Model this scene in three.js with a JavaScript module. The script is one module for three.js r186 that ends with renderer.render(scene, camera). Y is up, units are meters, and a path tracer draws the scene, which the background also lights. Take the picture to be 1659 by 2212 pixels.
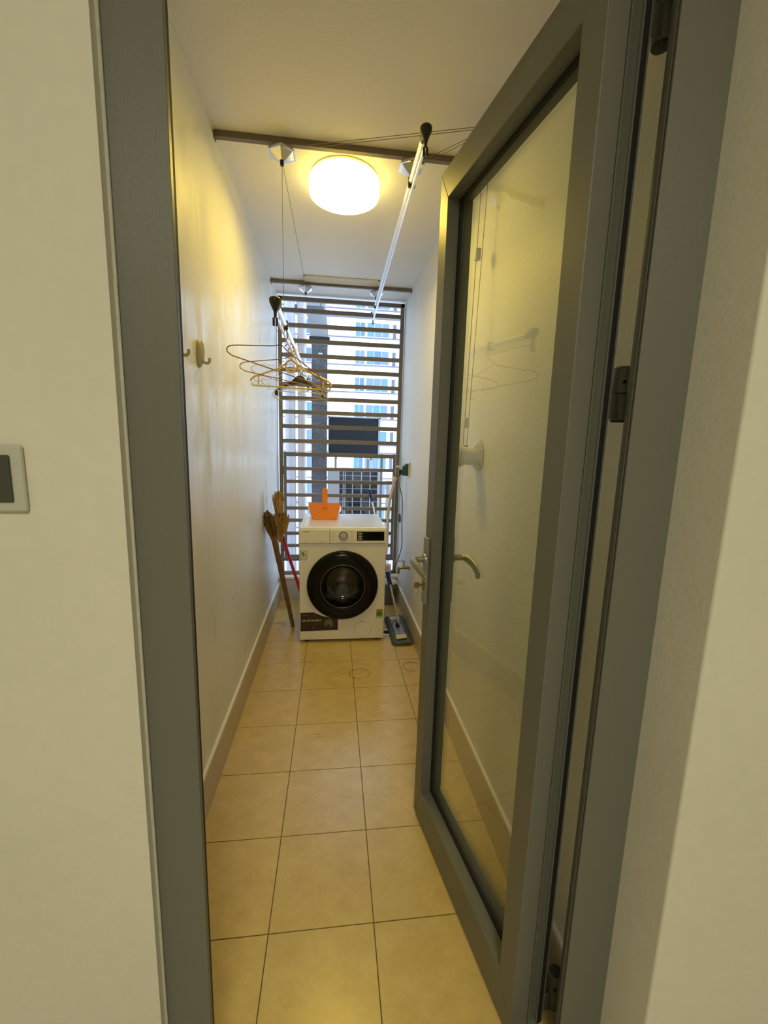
import * as THREE from 'three';
import { mergeGeometries, toCreasedNormals } from 'three/addons/utils/BufferGeometryUtils.js';
import { RoundedBoxGeometry } from 'three/addons/geometries/RoundedBoxGeometry.js';
import { RectAreaLightUniformsLib } from 'three/addons/lights/RectAreaLightUniformsLib.js';

// ------------------------------------------------------------------ camera, sky, lights, exposure
const scene = new THREE.Scene();
const renderer = new THREE.WebGLRenderer({ antialias: true });
renderer.toneMapping = THREE.LinearToneMapping;
renderer.toneMappingExposure = 1.0;
renderer.shadowMap.enabled = true;
RectAreaLightUniformsLib.init();
const R = (d) => d * Math.PI / 180;

const camera = new THREE.PerspectiveCamera(101.36, 1659 / 2212, 0.02, 300);
camera.position.set(0.1725, 1.3779, 1.0098);
camera.rotation.order = 'YXZ';
camera.rotation.set(R(-9.151), R(-6.996), R(1.608));
scene.add(camera);

scene.background = new THREE.Color(0.64, 0.83, 1.12);      // bright overcast sky
scene.backgroundIntensity = 5.0;

const BALCONY_LIGHT = { color: new THREE.Color(1.0, 0.7, 0.09), radiance: 37, glow: 6 };
const ROOM_LIGHT = { color: new THREE.Color(1.0, 0.97, 0.72), radiance: 36, glow: 3 };

// ------------------------------------------------------------------ helpers
let seed = 7;
const rnd = () => { seed = (seed * 1664525 + 1013904223) % 4294967296; return seed / 4294967296; };
const rr = (a, b) => a + (b - a) * rnd();
const V3 = (x, y, z) => new THREE.Vector3(x, y, z);

const used = {};
function numbered(n) { if (!(n in used)) { used[n] = 0; return n; } used[n]++; return n + '_' + String(used[n]).padStart(3, '0'); }
function shadows(o) { o.traverse((m) => { if (m.isMesh) { m.castShadow = true; m.receiveShadow = true; } }); return o; }
function merge(gs) {
  gs = (Array.isArray(gs) ? gs : [gs]).map((g) => g.index ? g.toNonIndexed() : g);
  for (const g of gs) for (const k of Object.keys(g.attributes)) if (!['position', 'normal', 'uv'].includes(k)) g.deleteAttribute(k);
  return gs.length === 1 ? gs[0] : mergeGeometries(gs);
}
function part(parent, name, gs, m, label) {
  const o = new THREE.Mesh(merge(gs), m); o.name = name; parent.add(o);
  if (label) o.userData.label = label;
  return o;
}
function thing(name, label, category, [x, y, z] = [0, 0, 0], turn = 0, group) {
  const o = new THREE.Group(); o.name = numbered(name); scene.add(o);
  o.position.set(x, y, z); o.rotation.y = turn; o.userData = { label, category };
  if (group) o.userData.group = group;
  return o;
}
function single(name, label, category, gs, m, group) {
  const o = new THREE.Mesh(merge(gs), m); o.name = numbered(name); scene.add(o); o.userData = { label, category };
  if (group) o.userData.group = group;
  return o;
}
function structure(name, label, category, gs, m) {
  const o = gs ? new THREE.Mesh(merge(gs), m) : new THREE.Group();
  o.name = name; o.userData = { label, category, kind: 'structure' }; scene.add(o); return o;
}
// box from min to max, uv in metres
function box(x0, y0, z0, x1, y1, z1) {
  const w = x1 - x0, h = y1 - y0, d = z1 - z0, g = new THREE.BoxGeometry(w, h, d);
  const uv = g.attributes.uv, sz = [[d, h], [d, h], [w, d], [w, d], [w, h], [w, h]];
  for (let i = 0; i < 24; i++) { const s = sz[i >> 2]; uv.setXY(i, uv.getX(i) * s[0], uv.getY(i) * s[1]); }
  return g.translate((x0 + x1) / 2, (y0 + y1) / 2, (z0 + z1) / 2);
}
function rbox(x0, y0, z0, x1, y1, z1, r = 0.004, seg = 2) {
  r = Math.min(r, (x1 - x0) * 0.49, (y1 - y0) * 0.49, (z1 - z0) * 0.49);
  return new RoundedBoxGeometry(x1 - x0, y1 - y0, z1 - z0, seg, r).translate((x0 + x1) / 2, (y0 + y1) / 2, (z0 + z1) / 2);
}
// cylinder between two points
function rod(a, b, r0, r1 = r0, n = 12) {
  a = V3(...a); b = V3(...b); const d = b.clone().sub(a), L = d.length();
  const g = new THREE.CylinderGeometry(r1, r0, L, n);
  g.applyQuaternion(new THREE.Quaternion().setFromUnitVectors(V3(0, 1, 0), d.normalize()));
  return g.translate((a.x + b.x) / 2, (a.y + b.y) / 2, (a.z + b.z) / 2);
}
function tube(pts, r, n = 8, seg, tension = 0.5) {
  const c = new THREE.CatmullRomCurve3(pts.map((p) => V3(...p)), false, 'catmullrom', tension);
  return new THREE.TubeGeometry(c, seg || pts.length * 6, r, n, false);
}
function line(pts, r, n = 6) {                                           // straight joined segments
  const p = new THREE.CurvePath(); for (let i = 1; i < pts.length; i++) p.add(new THREE.LineCurve3(V3(...pts[i - 1]), V3(...pts[i])));
  return new THREE.TubeGeometry(p, (pts.length - 1) * 2, r, n, false);
}
function lathe(pts, n = 40) { return new THREE.LatheGeometry(pts.map((p) => new THREE.Vector2(...p)), n); }
function poly(pts) { const s = new THREE.Shape(); pts.forEach((p, i) => i ? s.lineTo(...p) : s.moveTo(...p)); s.closePath(); return s; }
function extrude(s, depth, bevel = 0, curve = 12) {
  return new THREE.ExtrudeGeometry(s, { depth, bevelEnabled: bevel > 0, bevelThickness: bevel, bevelSize: bevel, bevelOffset: -bevel, bevelSegments: 1, curveSegments: curve });
}
function rrect(x0, y0, x1, y1, r) {
  const s = new THREE.Shape(); s.moveTo(x0 + r, y0); s.lineTo(x1 - r, y0); s.absarc(x1 - r, y0 + r, r, -Math.PI / 2, 0);
  s.lineTo(x1, y1 - r); s.absarc(x1 - r, y1 - r, r, 0, Math.PI / 2); s.lineTo(x0 + r, y1); s.absarc(x0 + r, y1 - r, r, Math.PI / 2, Math.PI);
  s.lineTo(x0, y0 + r); s.absarc(x0 + r, y0 + r, r, Math.PI, 1.5 * Math.PI); return s;
}

// ------------------------------------------------------------------ textures and materials
function noiseGrid(n, cx, cy) {                                          // tileable value noise sampler
  const g = new Float32Array(cx * cy); for (let i = 0; i < g.length; i++) g[i] = rnd();
  return (u, v) => {
    const x = u * cx, y = v * cy, i = Math.floor(x), j = Math.floor(y); let a = x - i, b = y - j; a = a * a * (3 - 2 * a); b = b * b * (3 - 2 * b);
    const q = (p, w) => g[((w % cy) + cy) % cy * cx + ((p % cx) + cx) % cx];
    return (q(i, j) * (1 - a) + q(i + 1, j) * a) * (1 - b) + (q(i, j + 1) * (1 - a) + q(i + 1, j + 1) * a) * b;
  };
}
function dataTex(n, fn, srgb, rep = 1) {                                 // fn(u,v) -> [r,g,b] 0..1
  const d = new Uint8Array(n * n * 4);
  for (let j = 0; j < n; j++) for (let i = 0; i < n; i++) {
    const c = fn(i / n, j / n), o = (j * n + i) * 4;
    for (let k = 0; k < 3; k++) d[o + k] = Math.max(0, Math.min(255, Math.round(c[k] * 255)));
    d[o + 3] = 255;
  }
  const t = new THREE.DataTexture(d, n, n); t.wrapS = t.wrapT = THREE.RepeatWrapping; t.magFilter = THREE.LinearFilter; t.minFilter = THREE.LinearMipmapLinearFilter;
  t.generateMipmaps = true; if (srgb) t.colorSpace = THREE.SRGBColorSpace; t.repeat.set(rep, rep); t.needsUpdate = true; return t;
}
function canvasTex(w, h, draw) {
  const c = document.createElement('canvas'); c.width = w; c.height = h; draw(c.getContext('2d'), w, h);
  const t = new THREE.CanvasTexture(c); t.colorSpace = THREE.SRGBColorSpace; return t;
}
const std = (color, roughness = 0.6, extra = {}) => new THREE.MeshStandardMaterial({ color, roughness, ...extra });
const lin = (r, g, b) => new THREE.Color().setRGB(r, g, b);

// painted plaster: roller grain and brushed streaks, uv in metres
const pn1 = noiseGrid(0, 128, 128), pn2 = noiseGrid(0, 26, 20), pn3 = noiseGrid(0, 34, 5), pn5 = noiseGrid(0, 80, 9), pn4 = noiseGrid(0, 9, 9);
const pn6 = noiseGrid(0, 60, 24), pn7 = noiseGrid(0, 62, 9), pn8 = noiseGrid(0, 110, 14), pn9 = noiseGrid(0, 7, 6);
const paintBump = dataTex(1024, (u, v) => { const m = Math.min(1, Math.max(0, pn9(u, v) * 2.2 - 0.55)), h = 0.5 + (pn7(u, v) - 0.5) * 0.6 * m + (pn8(u, v) - 0.5) * 0.34 * m + (pn1(u * 2, v * 2) - 0.5) * 0.05; return [h, h, h]; }, false, 0.6);
const paintRough = dataTex(512, (u, v) => { const h = 0.4 + 0.34 * pn3(u, v) + 0.2 * pn2(u, v) + 0.14 * pn5(u, v) + 0.12 * pn6(u, v) - 0.08; return [h, h, h]; }, false, 0.55);
const paintTint = dataTex(256, (u, v) => { const h = 0.955 + 0.03 * pn4(u, v) + 0.015 * pn1(u, v); return [h, h, h * 0.995]; }, true, 0.5);
const plainBump = dataTex(256, (u, v) => { const h = 0.7 * pn1(u, v) + 0.3 * pn4(u, v); return [h, h, h]; }, false, 1.6);
const M = {};
M.gloss = std(lin(0.76, 0.755, 0.725), 0.56, { map: paintTint, bumpMap: paintBump, bumpScale: 0.0018, roughnessMap: paintRough });
M.satinWall = std(lin(0.78, 0.775, 0.735), 0.6, { map: paintTint, bumpMap: plainBump, bumpScale: 0.0008 });
M.ceiling = std(lin(0.86, 0.84, 0.81), 0.85, { bumpMap: plainBump, bumpScale: 0.0006 });
M.room = std(lin(0.72, 0.69, 0.6), 0.8, { map: paintTint, bumpMap: plainBump, bumpScale: 0.0004 });
M.white = std(lin(0.8, 0.79, 0.76), 0.5);
M.exterior = std(lin(0.75, 0.75, 0.75), 0.9, { bumpMap: plainBump, bumpScale: 0.002 });
M.grout = std(lin(0.16, 0.115, 0.06), 0.95);
// grey powder-coated aluminium
const pcn = noiseGrid(0, 256, 256);
const powder = dataTex(256, (u, v) => { const h = pcn(u, v); return [h, h, h]; }, false, 5);
M.frame = std(lin(0.15, 0.15, 0.125), 0.4, { bumpMap: powder, bumpScale: 0.00012, metalness: 0.0 });
M.frameDark = std(lin(0.12, 0.12, 0.1), 0.45, { bumpMap: powder, bumpScale: 0.00012 });
M.grille = std(lin(0.23, 0.2, 0.17), 0.5);
M.rubber = std(lin(0.008, 0.008, 0.009), 0.7);
M.black = std(lin(0.015, 0.014, 0.014), 0.45);
M.blackGloss = new THREE.MeshPhysicalMaterial({ color: lin(0.004, 0.004, 0.004), roughness: 0.16, specularIntensity: 0.4 });
M.chrome = std(lin(0.78, 0.78, 0.8), 0.22, { metalness: 1 });
M.satin = std(lin(0.36, 0.35, 0.31), 0.4, { metalness: 0.7 });
M.alu = std(lin(0.82, 0.81, 0.8), 0.3, { metalness: 0.9 });
M.brass = std(lin(0.42, 0.3, 0.11), 0.35, { metalness: 1 });
M.steelDull = std(lin(0.2, 0.165, 0.13), 0.6, { metalness: 0.2 });
M.cord = std(lin(0.23, 0.19, 0.13), 0.8);
M.cordWhite = std(lin(0.72, 0.7, 0.62), 0.6);
M.cream = std(lin(0.72, 0.6, 0.34), 0.4);
M.mauve = std(lin(0.3, 0.18, 0.16), 0.4);
M.plasticWhite = std(lin(0.76, 0.75, 0.72), 0.35);
M.glass = new THREE.MeshPhysicalMaterial({ color: lin(0.93, 0.95, 0.9), roughness: 0.02, transmission: 1, thickness: 0, ior: 1.5 });

// floor tiles: beige ceramic, a few variants with faint clouds and specks
const tn = [noiseGrid(0, 6, 6), noiseGrid(0, 24, 24), noiseGrid(0, 128, 128)];
function tileCanvas(k, extra) {
  return canvasTex(256, 256, (c, w, h) => {
    const im = c.createImageData(w, h);
    for (let j = 0; j < h; j++) for (let i = 0; i < w; i++) {
      const u = i / w, v = j / h, s = 0.045 * (tn[0](u + k * 0.31, v + k * 0.17) - 0.5) + 0.03 * (tn[1](u + k * 0.11, v) - 0.5) + 0.03 * (tn[2](u, v + k * 0.3) - 0.5), o = (j * w + i) * 4;
      im.data[o] = 255 * (0.81 + s); im.data[o + 1] = 255 * (0.705 + s); im.data[o + 2] = 255 * (0.445 + s); im.data[o + 3] = 255;
    }
    c.putImageData(im, 0, 0);
    for (let q = 0; q < 10; q++) { c.fillStyle = 'rgba(120,90,50,' + rr(0.08, 0.25).toFixed(2) + ')'; c.beginPath(); c.ellipse(rr(5, 250), rr(5, 250), rr(0.5, 2.2), rr(0.5, 1.6), rr(0, 3), 0, 7); c.fill(); }
    if (extra) extra(c, w, h);
  });
}
function ring(c, x, y, rx, ry, a) {
  c.strokeStyle = 'rgba(150,92,25,' + a + ')'; c.lineWidth = 3;
  for (let k = 0; k < 3; k++) { c.beginPath(); c.ellipse(x + rr(-2, 2), y + rr(-2, 2), rx + rr(-3, 3), ry + rr(-3, 3), 0, rr(0, 2), rr(4.5, 7)); c.stroke(); }
}
const mkTile = (t) => std(0xffffff, 0.27, { map: t });
M.tiles = [0, 1, 2, 3].map((k) => mkTile(tileCanvas(k)));
M.tileRing = mkTile(tileCanvas(5, (c) => { ring(c, 37, 131, 52, 52, 0.42); ring(c, 30, 136, 48, 46, 0.25); }));
M.tileRingLeft = mkTile(tileCanvas(7, (c) => { ring(c, 293, 131, 52, 52, 0.35); ring(c, 215, 100, 34, 30, 0.12); }));
M.tileRingRight = mkTile(tileCanvas(6, (c) => { ring(c, 126, 84, 100, 50, 0.5); ring(c, 116, 78, 84, 40, 0.4); }));
M.tileScuff = mkTile(tileCanvas(8, (c) => { c.strokeStyle = 'rgba(110,75,30,0.5)'; c.lineWidth = 3; c.beginPath(); c.moveTo(78, 64); c.quadraticCurveTo(95, 72, 112, 56); c.stroke(); c.lineWidth = 2; c.beginPath(); c.moveTo(85, 82); c.lineTo(122, 80); c.stroke(); }));
M.skirting = std(lin(0.52, 0.43, 0.29), 0.38, { bumpMap: plainBump, bumpScale: 0.0003 });
M.curb = std(lin(0.5, 0.45, 0.4), 0.4, { bumpMap: plainBump, bumpScale: 0.0004 });

// ------------------------------------------------------------------ the setting
const XL = -0.2925, XR = 0.75, HC = 2.543;
{
  const fl = structure('floor', 'beige ceramic tile floor of the narrow laundry balcony', 'floor');
  part(fl, 'grout_bed', box(-0.40, -0.1, -2.6, 0.86, -0.0022, 0.36), M.grout);
  const xs = [XL, 0, 0.3, 0.6, XR], zs = []; for (let i = 1; i >= -9; i--) zs.push(0.3 * i);
  for (let r = 0; r < zs.length - 1; r++) for (let c = 0; c < 4; c++) {
    const z1 = Math.min(zs[r], 0.34), z0 = Math.max(zs[r + 1], -2.582), g = 0.0016;
    if (z1 - z0 < 0.03) continue;
    const x0 = xs[c] + (c ? g : 0), x1 = xs[c + 1] - (c < 3 ? g : 0);
    const geo = new THREE.BoxGeometry(x1 - x0, 0.008, z1 - z0 - 2 * g).translate((x0 + x1) / 2, -0.004 + rr(-0.0004, 0), (z0 + z1) / 2);
    let m = M.tiles[(r * 7 + c * 3 + (r * c) % 5) % 4];
    if (Math.abs(z1 + 1.2) < 0.01) m = c === 2 ? M.tileRing : c === 3 ? M.tileRingRight : c === 1 ? M.tileRingLeft : m;
    if (Math.abs(z1 + 0.6) < 0.01 && c === 1) m = M.tileScuff;
    part(fl, 'tile', geo, m);
  }
}
structure('wall_left', 'long glossy off-white wall behind the hangers and brooms', 'wall', box(-0.42, -0.1, -2.75, XL, HC, 0.27), M.gloss);
structure('wall_right', 'glossy off-white wall behind the glass door and winch', 'wall', box(XR, -0.1, -2.75, 0.88, HC, 0.27), M.satinWall);
structure('ceiling', 'off-white balcony ceiling around the round lamp', 'ceiling', box(-0.42, HC, -2.75, 0.88, HC + 0.13, 0.27), M.ceiling);
structure('trim_1', 'thin white paint line where left wall meets ceiling', 'trim', box(XL, HC - 0.006, -2.7, XL + 0.004, HC, 0.27), M.white);
structure('trim_2', 'thin white paint line where right wall meets ceiling', 'trim', box(XR - 0.004, HC - 0.006, -2.7, XR, HC, 0.27), M.white);
function skirting(name, label, x0, x1, face) {
  const b = structure(name, label, 'skirting');
  const s = face > 0 ? [[x0, 0], [x1, 0], [x1, 0.148], [x1 - 0.004, 0.16], [x0, 0.16]] : [[x1, 0], [x0, 0], [x0, 0.148], [x0 + 0.004, 0.16], [x1, 0.16]];
  part(b, 'skirting_face', extrude(poly(s), 2.84).translate(0, 0, -2.581), M.skirting);
  part(b, 'top_bead', box(face > 0 ? x0 : x0 + 0.001, 0.16, -2.581, face > 0 ? x1 - 0.001 : x1, 0.171, 0.259), M.white, 'white bead along the top of the skirting');
}
skirting('baseboard_left', 'beige skirting with white bead along the left wall', XL, XL + 0.012, 1);
skirting('baseboard_right', 'beige skirting with white bead along the right wall behind the mop', XR - 0.012, XR, -1);
{
  const w = structure('wall_window', 'low tiled curb under the window grille', 'wall', box(XL, -0.1, -2.75, XR, 0.197, -2.582), M.curb);
  part(w, 'sill', rbox(XL, 0.197, -2.75, XR, 0.219, -2.572, 0.003), M.white, 'white ledge on top of the curb');
  part(w, 'skirting_strip', box(XL + 0.013, 0, -2.582, XR - 0.013, 0.05, -2.574), M.skirting);
}
// exterior face of our own building around the opening
structure('wall_exterior', 'outer face of the building around the balcony opening', 'wall',
  [box(-7, -12, -2.9, -0.42, 12, -2.75), box(0.88, -12, -2.9, 7, 12, -2.75), box(-0.42, HC + 0.13, -2.9, 0.88, 12, -2.75), box(-0.42, -12, -2.9, 0.88, -0.1, -2.75)], M.exterior);

structure('wall_wing', 'side wall of the service recess outside, behind the drain pipes', 'wall', box(-1.15, -12, -5.6, -0.85, 12, -2.9), M.exterior);

// the room in front of the balcony door
const FX0 = -0.132, FX1 = 0.768, LI = -0.052, RI = 0.673, FT = 2.205;      // frame: outer and inner edges
{
  const w = structure('wall_front', 'cream painted wall around the door opening', 'wall',
    [box(-1.7, 0, 0.27, FX0, 2.62, 0.36), box(FX0, FT + 0.09, 0.27, FX1, 2.62, 0.36)], M.room);
  part(w, 'right_pier', extrude(rrect(FX1, -0.448, 2.3, -0.268, 0.006), 2.62).rotateX(-Math.PI / 2), M.room);
  structure('floor_room', 'room floor in front of the door', 'floor', box(-1.7, -0.1, 0.36, 2.3, 0, 3.6), std(lin(0.6, 0.53, 0.42), 0.5));
  structure('ceiling_room', 'room ceiling in front of the door', 'ceiling', box(-1.7, 2.62, 0.27, 2.3, 2.75, 3.6), M.ceiling);
  structure('wall_room_left', 'left wall of the room behind the viewer', 'wall', box(-1.85, -0.1, 0.27, -1.7, 2.75, 3.6), M.room);
  structure('wall_room_right', 'right wall of the room behind the viewer', 'wall', box(2.3, -0.1, 0.27, 2.45, 2.75, 3.6), M.room);
  structure('wall_room_back', 'back wall of the room behind the viewer', 'wall', box(-1.85, -0.1, 3.6, 2.45, 2.75, 3.75), M.room);
}
// lamp in the room
{
  const t = thing('ceiling_panel_light', 'square white ceiling light in the room in front of the door', 'lamp', [0.2, 2.62, 2.3]);
  part(t, 'housing', rbox(-0.3, -0.04, -0.3, 0.3, 0, 0.3, 0.008), M.plasticWhite);
  part(t, 'diffuser', rbox(-0.27, -0.05, -0.27, 0.27, -0.04, 0.27, 0.004), std(lin(0.8, 0.8, 0.8), 0.6, { emissive: ROOM_LIGHT.color, emissiveIntensity: ROOM_LIGHT.glow }));
  const l = new THREE.RectAreaLight(ROOM_LIGHT.color, ROOM_LIGHT.radiance, 0.54, 0.54); l.position.set(0, -0.055, 0); l.rotation.x = -Math.PI / 2; l.name = 'room_light'; t.add(l);
}

// door frame (jambs with a stop lip, seal behind it)
{
  const f = structure('trim_3', 'grey metal door frame set in the cream wall', 'door frame');
  part(f, 'left_jamb', [rbox(FX0, 0, 0.328, LI, FT, 0.34, 0.0015, 1), box(FX0, 0, 0.27, LI - 0.035, FT, 0.329)], M.frame);
  part(f, 'right_jamb', [rbox(RI, 0, 0.335, FX1, FT, 0.34, 0.0012, 1), box(RI + 0.035, 0, 0.27, FX1, FT, 0.336)], M.frame);
  part(f, 'head', [box(FX0, FT, 0.27, FX1, FT + 0.09, 0.34)], M.frame);
  part(f, 'left_seal', box(LI - 0.006, 0, 0.318, LI - 0.001, FT, 0.328), M.rubber, 'black rubber door seal');
  part(f, 'right_seal', box(RI + 0.002, 0, 0.3325, RI + 0.02, FT, 0.335), M.rubber, 'black rubber door seal');
  part(f, 'right_stop', rbox(RI, 0, 0.3225, RI + 0.036, FT, 0.3325, 0.002, 1), M.frameDark);
  part(f, 'left_caulk', rbox(FX0 - 0.006, 0, 0.341, FX0 + 0.004, FT, 0.345, 0.0015, 1), M.room);
}

// ------------------------------------------------------------------ glazed door leaf, open into the balcony
// local x runs from the free edge to the hinge edge, local -z into the leaf's thickness
const DOOR = { x: 0.488, z: -0.361, turn: R(-80.8), W: 0.653, y0: 0.014, y1: 2.176, in0: 0.056, in1: 0.593, iy0: 0.132, iy1: 2.09, T: 0.074 };
{
  const d = structure('door_1', 'grey metal framed glass door standing open against the right side', 'door');
  d.position.set(DOOR.x, 0, DOOR.z); d.rotation.y = DOOR.turn;
  const { W, y0, y1, in0, in1, iy0, iy1, T } = DOOR;
  const mit = (pts) => extrude(poly(pts), T, 0.0016).translate(0, 0, -T);
  part(d, 'free_stile', mit([[0, y0], [in0, iy0], [in0, iy1], [0, y1]]), M.frame);
  part(d, 'hinge_stile', [extrude(poly([[in1, iy0], [W, y0], [W, y1], [in1, iy1]]), 0.04, 0.0016).translate(0, 0, -0.04),
    extrude(poly([[in1, iy0], [W - 0.01, y0], [W - 0.01, y1], [in1, iy1]]), T - 0.04).translate(0, 0, -T)], M.frame);
  part(d, 'bottom_rail', mit([[0, y0], [W, y0], [in1, iy0], [in0, iy0]]), M.frame);
  part(d, 'top_rail', mit([[0, y1], [in0, iy1], [in1, iy1], [W, y1]]), M.frame);
  // ribs of the hinge edge profile
  part(d, 'edge_rib', [box(W - 0.011, y0, -0.050, W - 0.004, y1, -0.0465), box(W - 0.011, y0, -0.074, W - 0.004, y1, -0.0705)], M.frame);
  part(d, 'edge_channel', box(W - 0.014, y0, -0.0705, W - 0.009, y1, -0.05), M.frameDark);
  part(d, 'edge_seal', rbox(W - 0.022, y0, -0.089, W - 0.006, y1, -0.0742, 0.003, 1), M.rubber, 'black rubber seal on the hinge edge');
  part(d, 'edge_flange', box(W - 0.03, y0, -0.094, W - 0.009, y1, -0.0892), M.frame);
  part(d, 'back_flange', [box(-0.012, y0, -T - 0.004, in0, y1, -T), box(in1, y0, -T - 0.004, W - 0.03, y1, -T)], M.frame);
  // glazing: seal around the pane
  const gw = -0.046, s = 0.012, sealZ = [gw + 0.003, gw + 0.011];
  const seal = [box(in0, iy0, sealZ[0], in0 + s, iy1, sealZ[1]), box(in1 - s, iy0, sealZ[0], in1, iy1, sealZ[1]), box(in0, iy0, sealZ[0], in1, iy0 + s, sealZ[1]), box(in0, iy1 - s, sealZ[0], in1, iy1, sealZ[1])];
  const pane = part(d, 'glass_pane', box(in0 - 0.004, iy0 - 0.004, gw - 0.0025, in1 + 0.004, iy1 + 0.004, gw + 0.0025), M.glass, 'clear glass pane');
  part(pane, 'glazing_seal', seal, M.rubber, 'black glazing seal');
  // lever handles on both faces
  function lever(side) {                                                     // side +1: room face, -1: balcony face
    const zf = side > 0 ? 0.001 : -T - 0.004, S = side;
    const h = part(d, 'handle_plate', rbox(0.008, 0.845, Math.min(zf, zf + S * 0.011), 0.042, 1.075, Math.max(zf, zf + S * 0.011), 0.003), M.satin, 'satin metal backplate');
    const pts = []; const path = [[0.024, 1.0, zf + S * 0.008], [0.024, 1.0, zf + S * 0.035], [0.028, 1.0, zf + S * 0.05], [0.045, 0.999, zf + S * 0.057], [0.085, 0.992, zf + S * 0.058], [0.125, 0.978, zf + S * 0.053], [0.14, 0.968, zf + S * 0.049]];
    const g = tube(path, 0.011, 10, 40); g.scale(1, 1, 1);
    const gp = g.attributes.position, c = new THREE.CatmullRomCurve3(path.map((p) => V3(...p)));
    for (let i = 0; i < gp.count; i++) {                                     // flatten towards the tip
      const k = Math.floor(i / 11) / 40, q = c.getPointAt(Math.min(1, k)); const f = k < 0.35 ? 1 : 1 - 0.55 * (k - 0.35) / 0.65;
      gp.setXYZ(i, q.x + (gp.getX(i) - q.x) * 1, q.y + (gp.getY(i) - q.y) * (k < 0.35 ? 1 : 1.25), q.z + (gp.getZ(i) - q.z) * f);
    }
    g.computeVertexNormals();
    part(h, 'lever', [g, rod([0.024, 1.0, zf + S * 0.01], [0.024, 1.0, zf + S * 0.016], 0.019, 0.017, 20), rbox(0.126, 0.959, zf + S * 0.051 - 0.005, 0.145, 0.981, zf + S * 0.051 + 0.005, 0.004)], M.satin, 'satin metal lever');
    part(h, 'lock_cylinder', extrude(rrect(0.015, 0.893, 0.033, 0.927, 0.0088), 0.004).translate(0, 0, S > 0 ? zf + 0.011 : zf - 0.015), M.brass, 'brass lock cylinder');
  }
  lever(1); lever(-1);
}
{ // key left in the lock, on the room face
  const t = thing('key', 'brass key left in the lock of the glass door', 'key', [DOOR.x, 0, DOOR.z], DOOR.turn);
  part(t, 'blade', box(0.0225, 0.906, 0.0165, 0.0255, 0.914, 0.026), M.brass);
  part(t, 'bow', extrude(rrect(0.026, 0.899, 0.046, 0.921, 0.007), 0.0025).rotateY(-Math.PI / 2).translate(0.0252, 0, 0), M.brass);
  part(t, 'key_ring', new THREE.TorusGeometry(0.011, 0.0011, 6, 24).rotateY(1.2).translate(0.024, 0.893, 0.04), M.satin);
}
// barrel hinges between leaf and right jamb
[[1.486, 'grey barrel hinge with a side screw halfway up the glass door'], [2.112, 'grey barrel hinge at the top of the glass door'], [0.072, 'grey barrel hinge with dark cap just above the floor tiles']].forEach(([y, label]) => {
  const t = thing('door_hinge', label, 'hinge', [0.721, y, 0.236], 0, 'hinges of the glass door');
  part(t, 'upper_barrel', [lathe([[0, 0.048], [0.0175, 0.048], [0.0195, 0.0455], [0.0195, 0.001], [0, 0.001]], 24), box(0.0, 0.001, 0.004, 0.018, 0.047, 0.0335)], M.frame);
  part(t, 'lower_barrel', [lathe([[0, -0.001], [0.0188, -0.001], [0.0165, -0.05], [0, -0.05]], 24), box(-0.032, -0.047, 0.008, -0.002, -0.002, 0.013)], M.frame);
  part(t, 'end_cap', lathe([[0, 0.0495], [0.0145, 0.0495], [0.0145, 0.048]], 20), M.black, 'dark end cap');
  part(t, 'bottom_cap', lathe([[0.0145, -0.05], [0.0142, -0.053], [0, -0.053]], 20), M.black, 'dark end cap');
  part(t, 'screw', new THREE.CylinderGeometry(0.0032, 0.0032, 0.003, 10).rotateX(Math.PI / 2).translate(-0.009, 0.02, 0.0175), M.black);
});

// light switch on the cream wall
{
  const t = thing('light_switch', 'pale square wall switch with dark rocker on the cream wall', 'switch', [-0.305, 1.316, 0.36]);
  part(t, 'plate', rbox(-0.047, -0.047, 0.0005, 0.047, 0.047, 0.009, 0.004), std(lin(0.5, 0.5, 0.43), 0.35));
  part(t, 'rocker', rbox(-0.033, -0.033, 0.008, 0.033, 0.033, 0.0125, 0.003), std(lin(0.055, 0.056, 0.045), 0.35), 'dark grey rocker');
}

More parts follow.
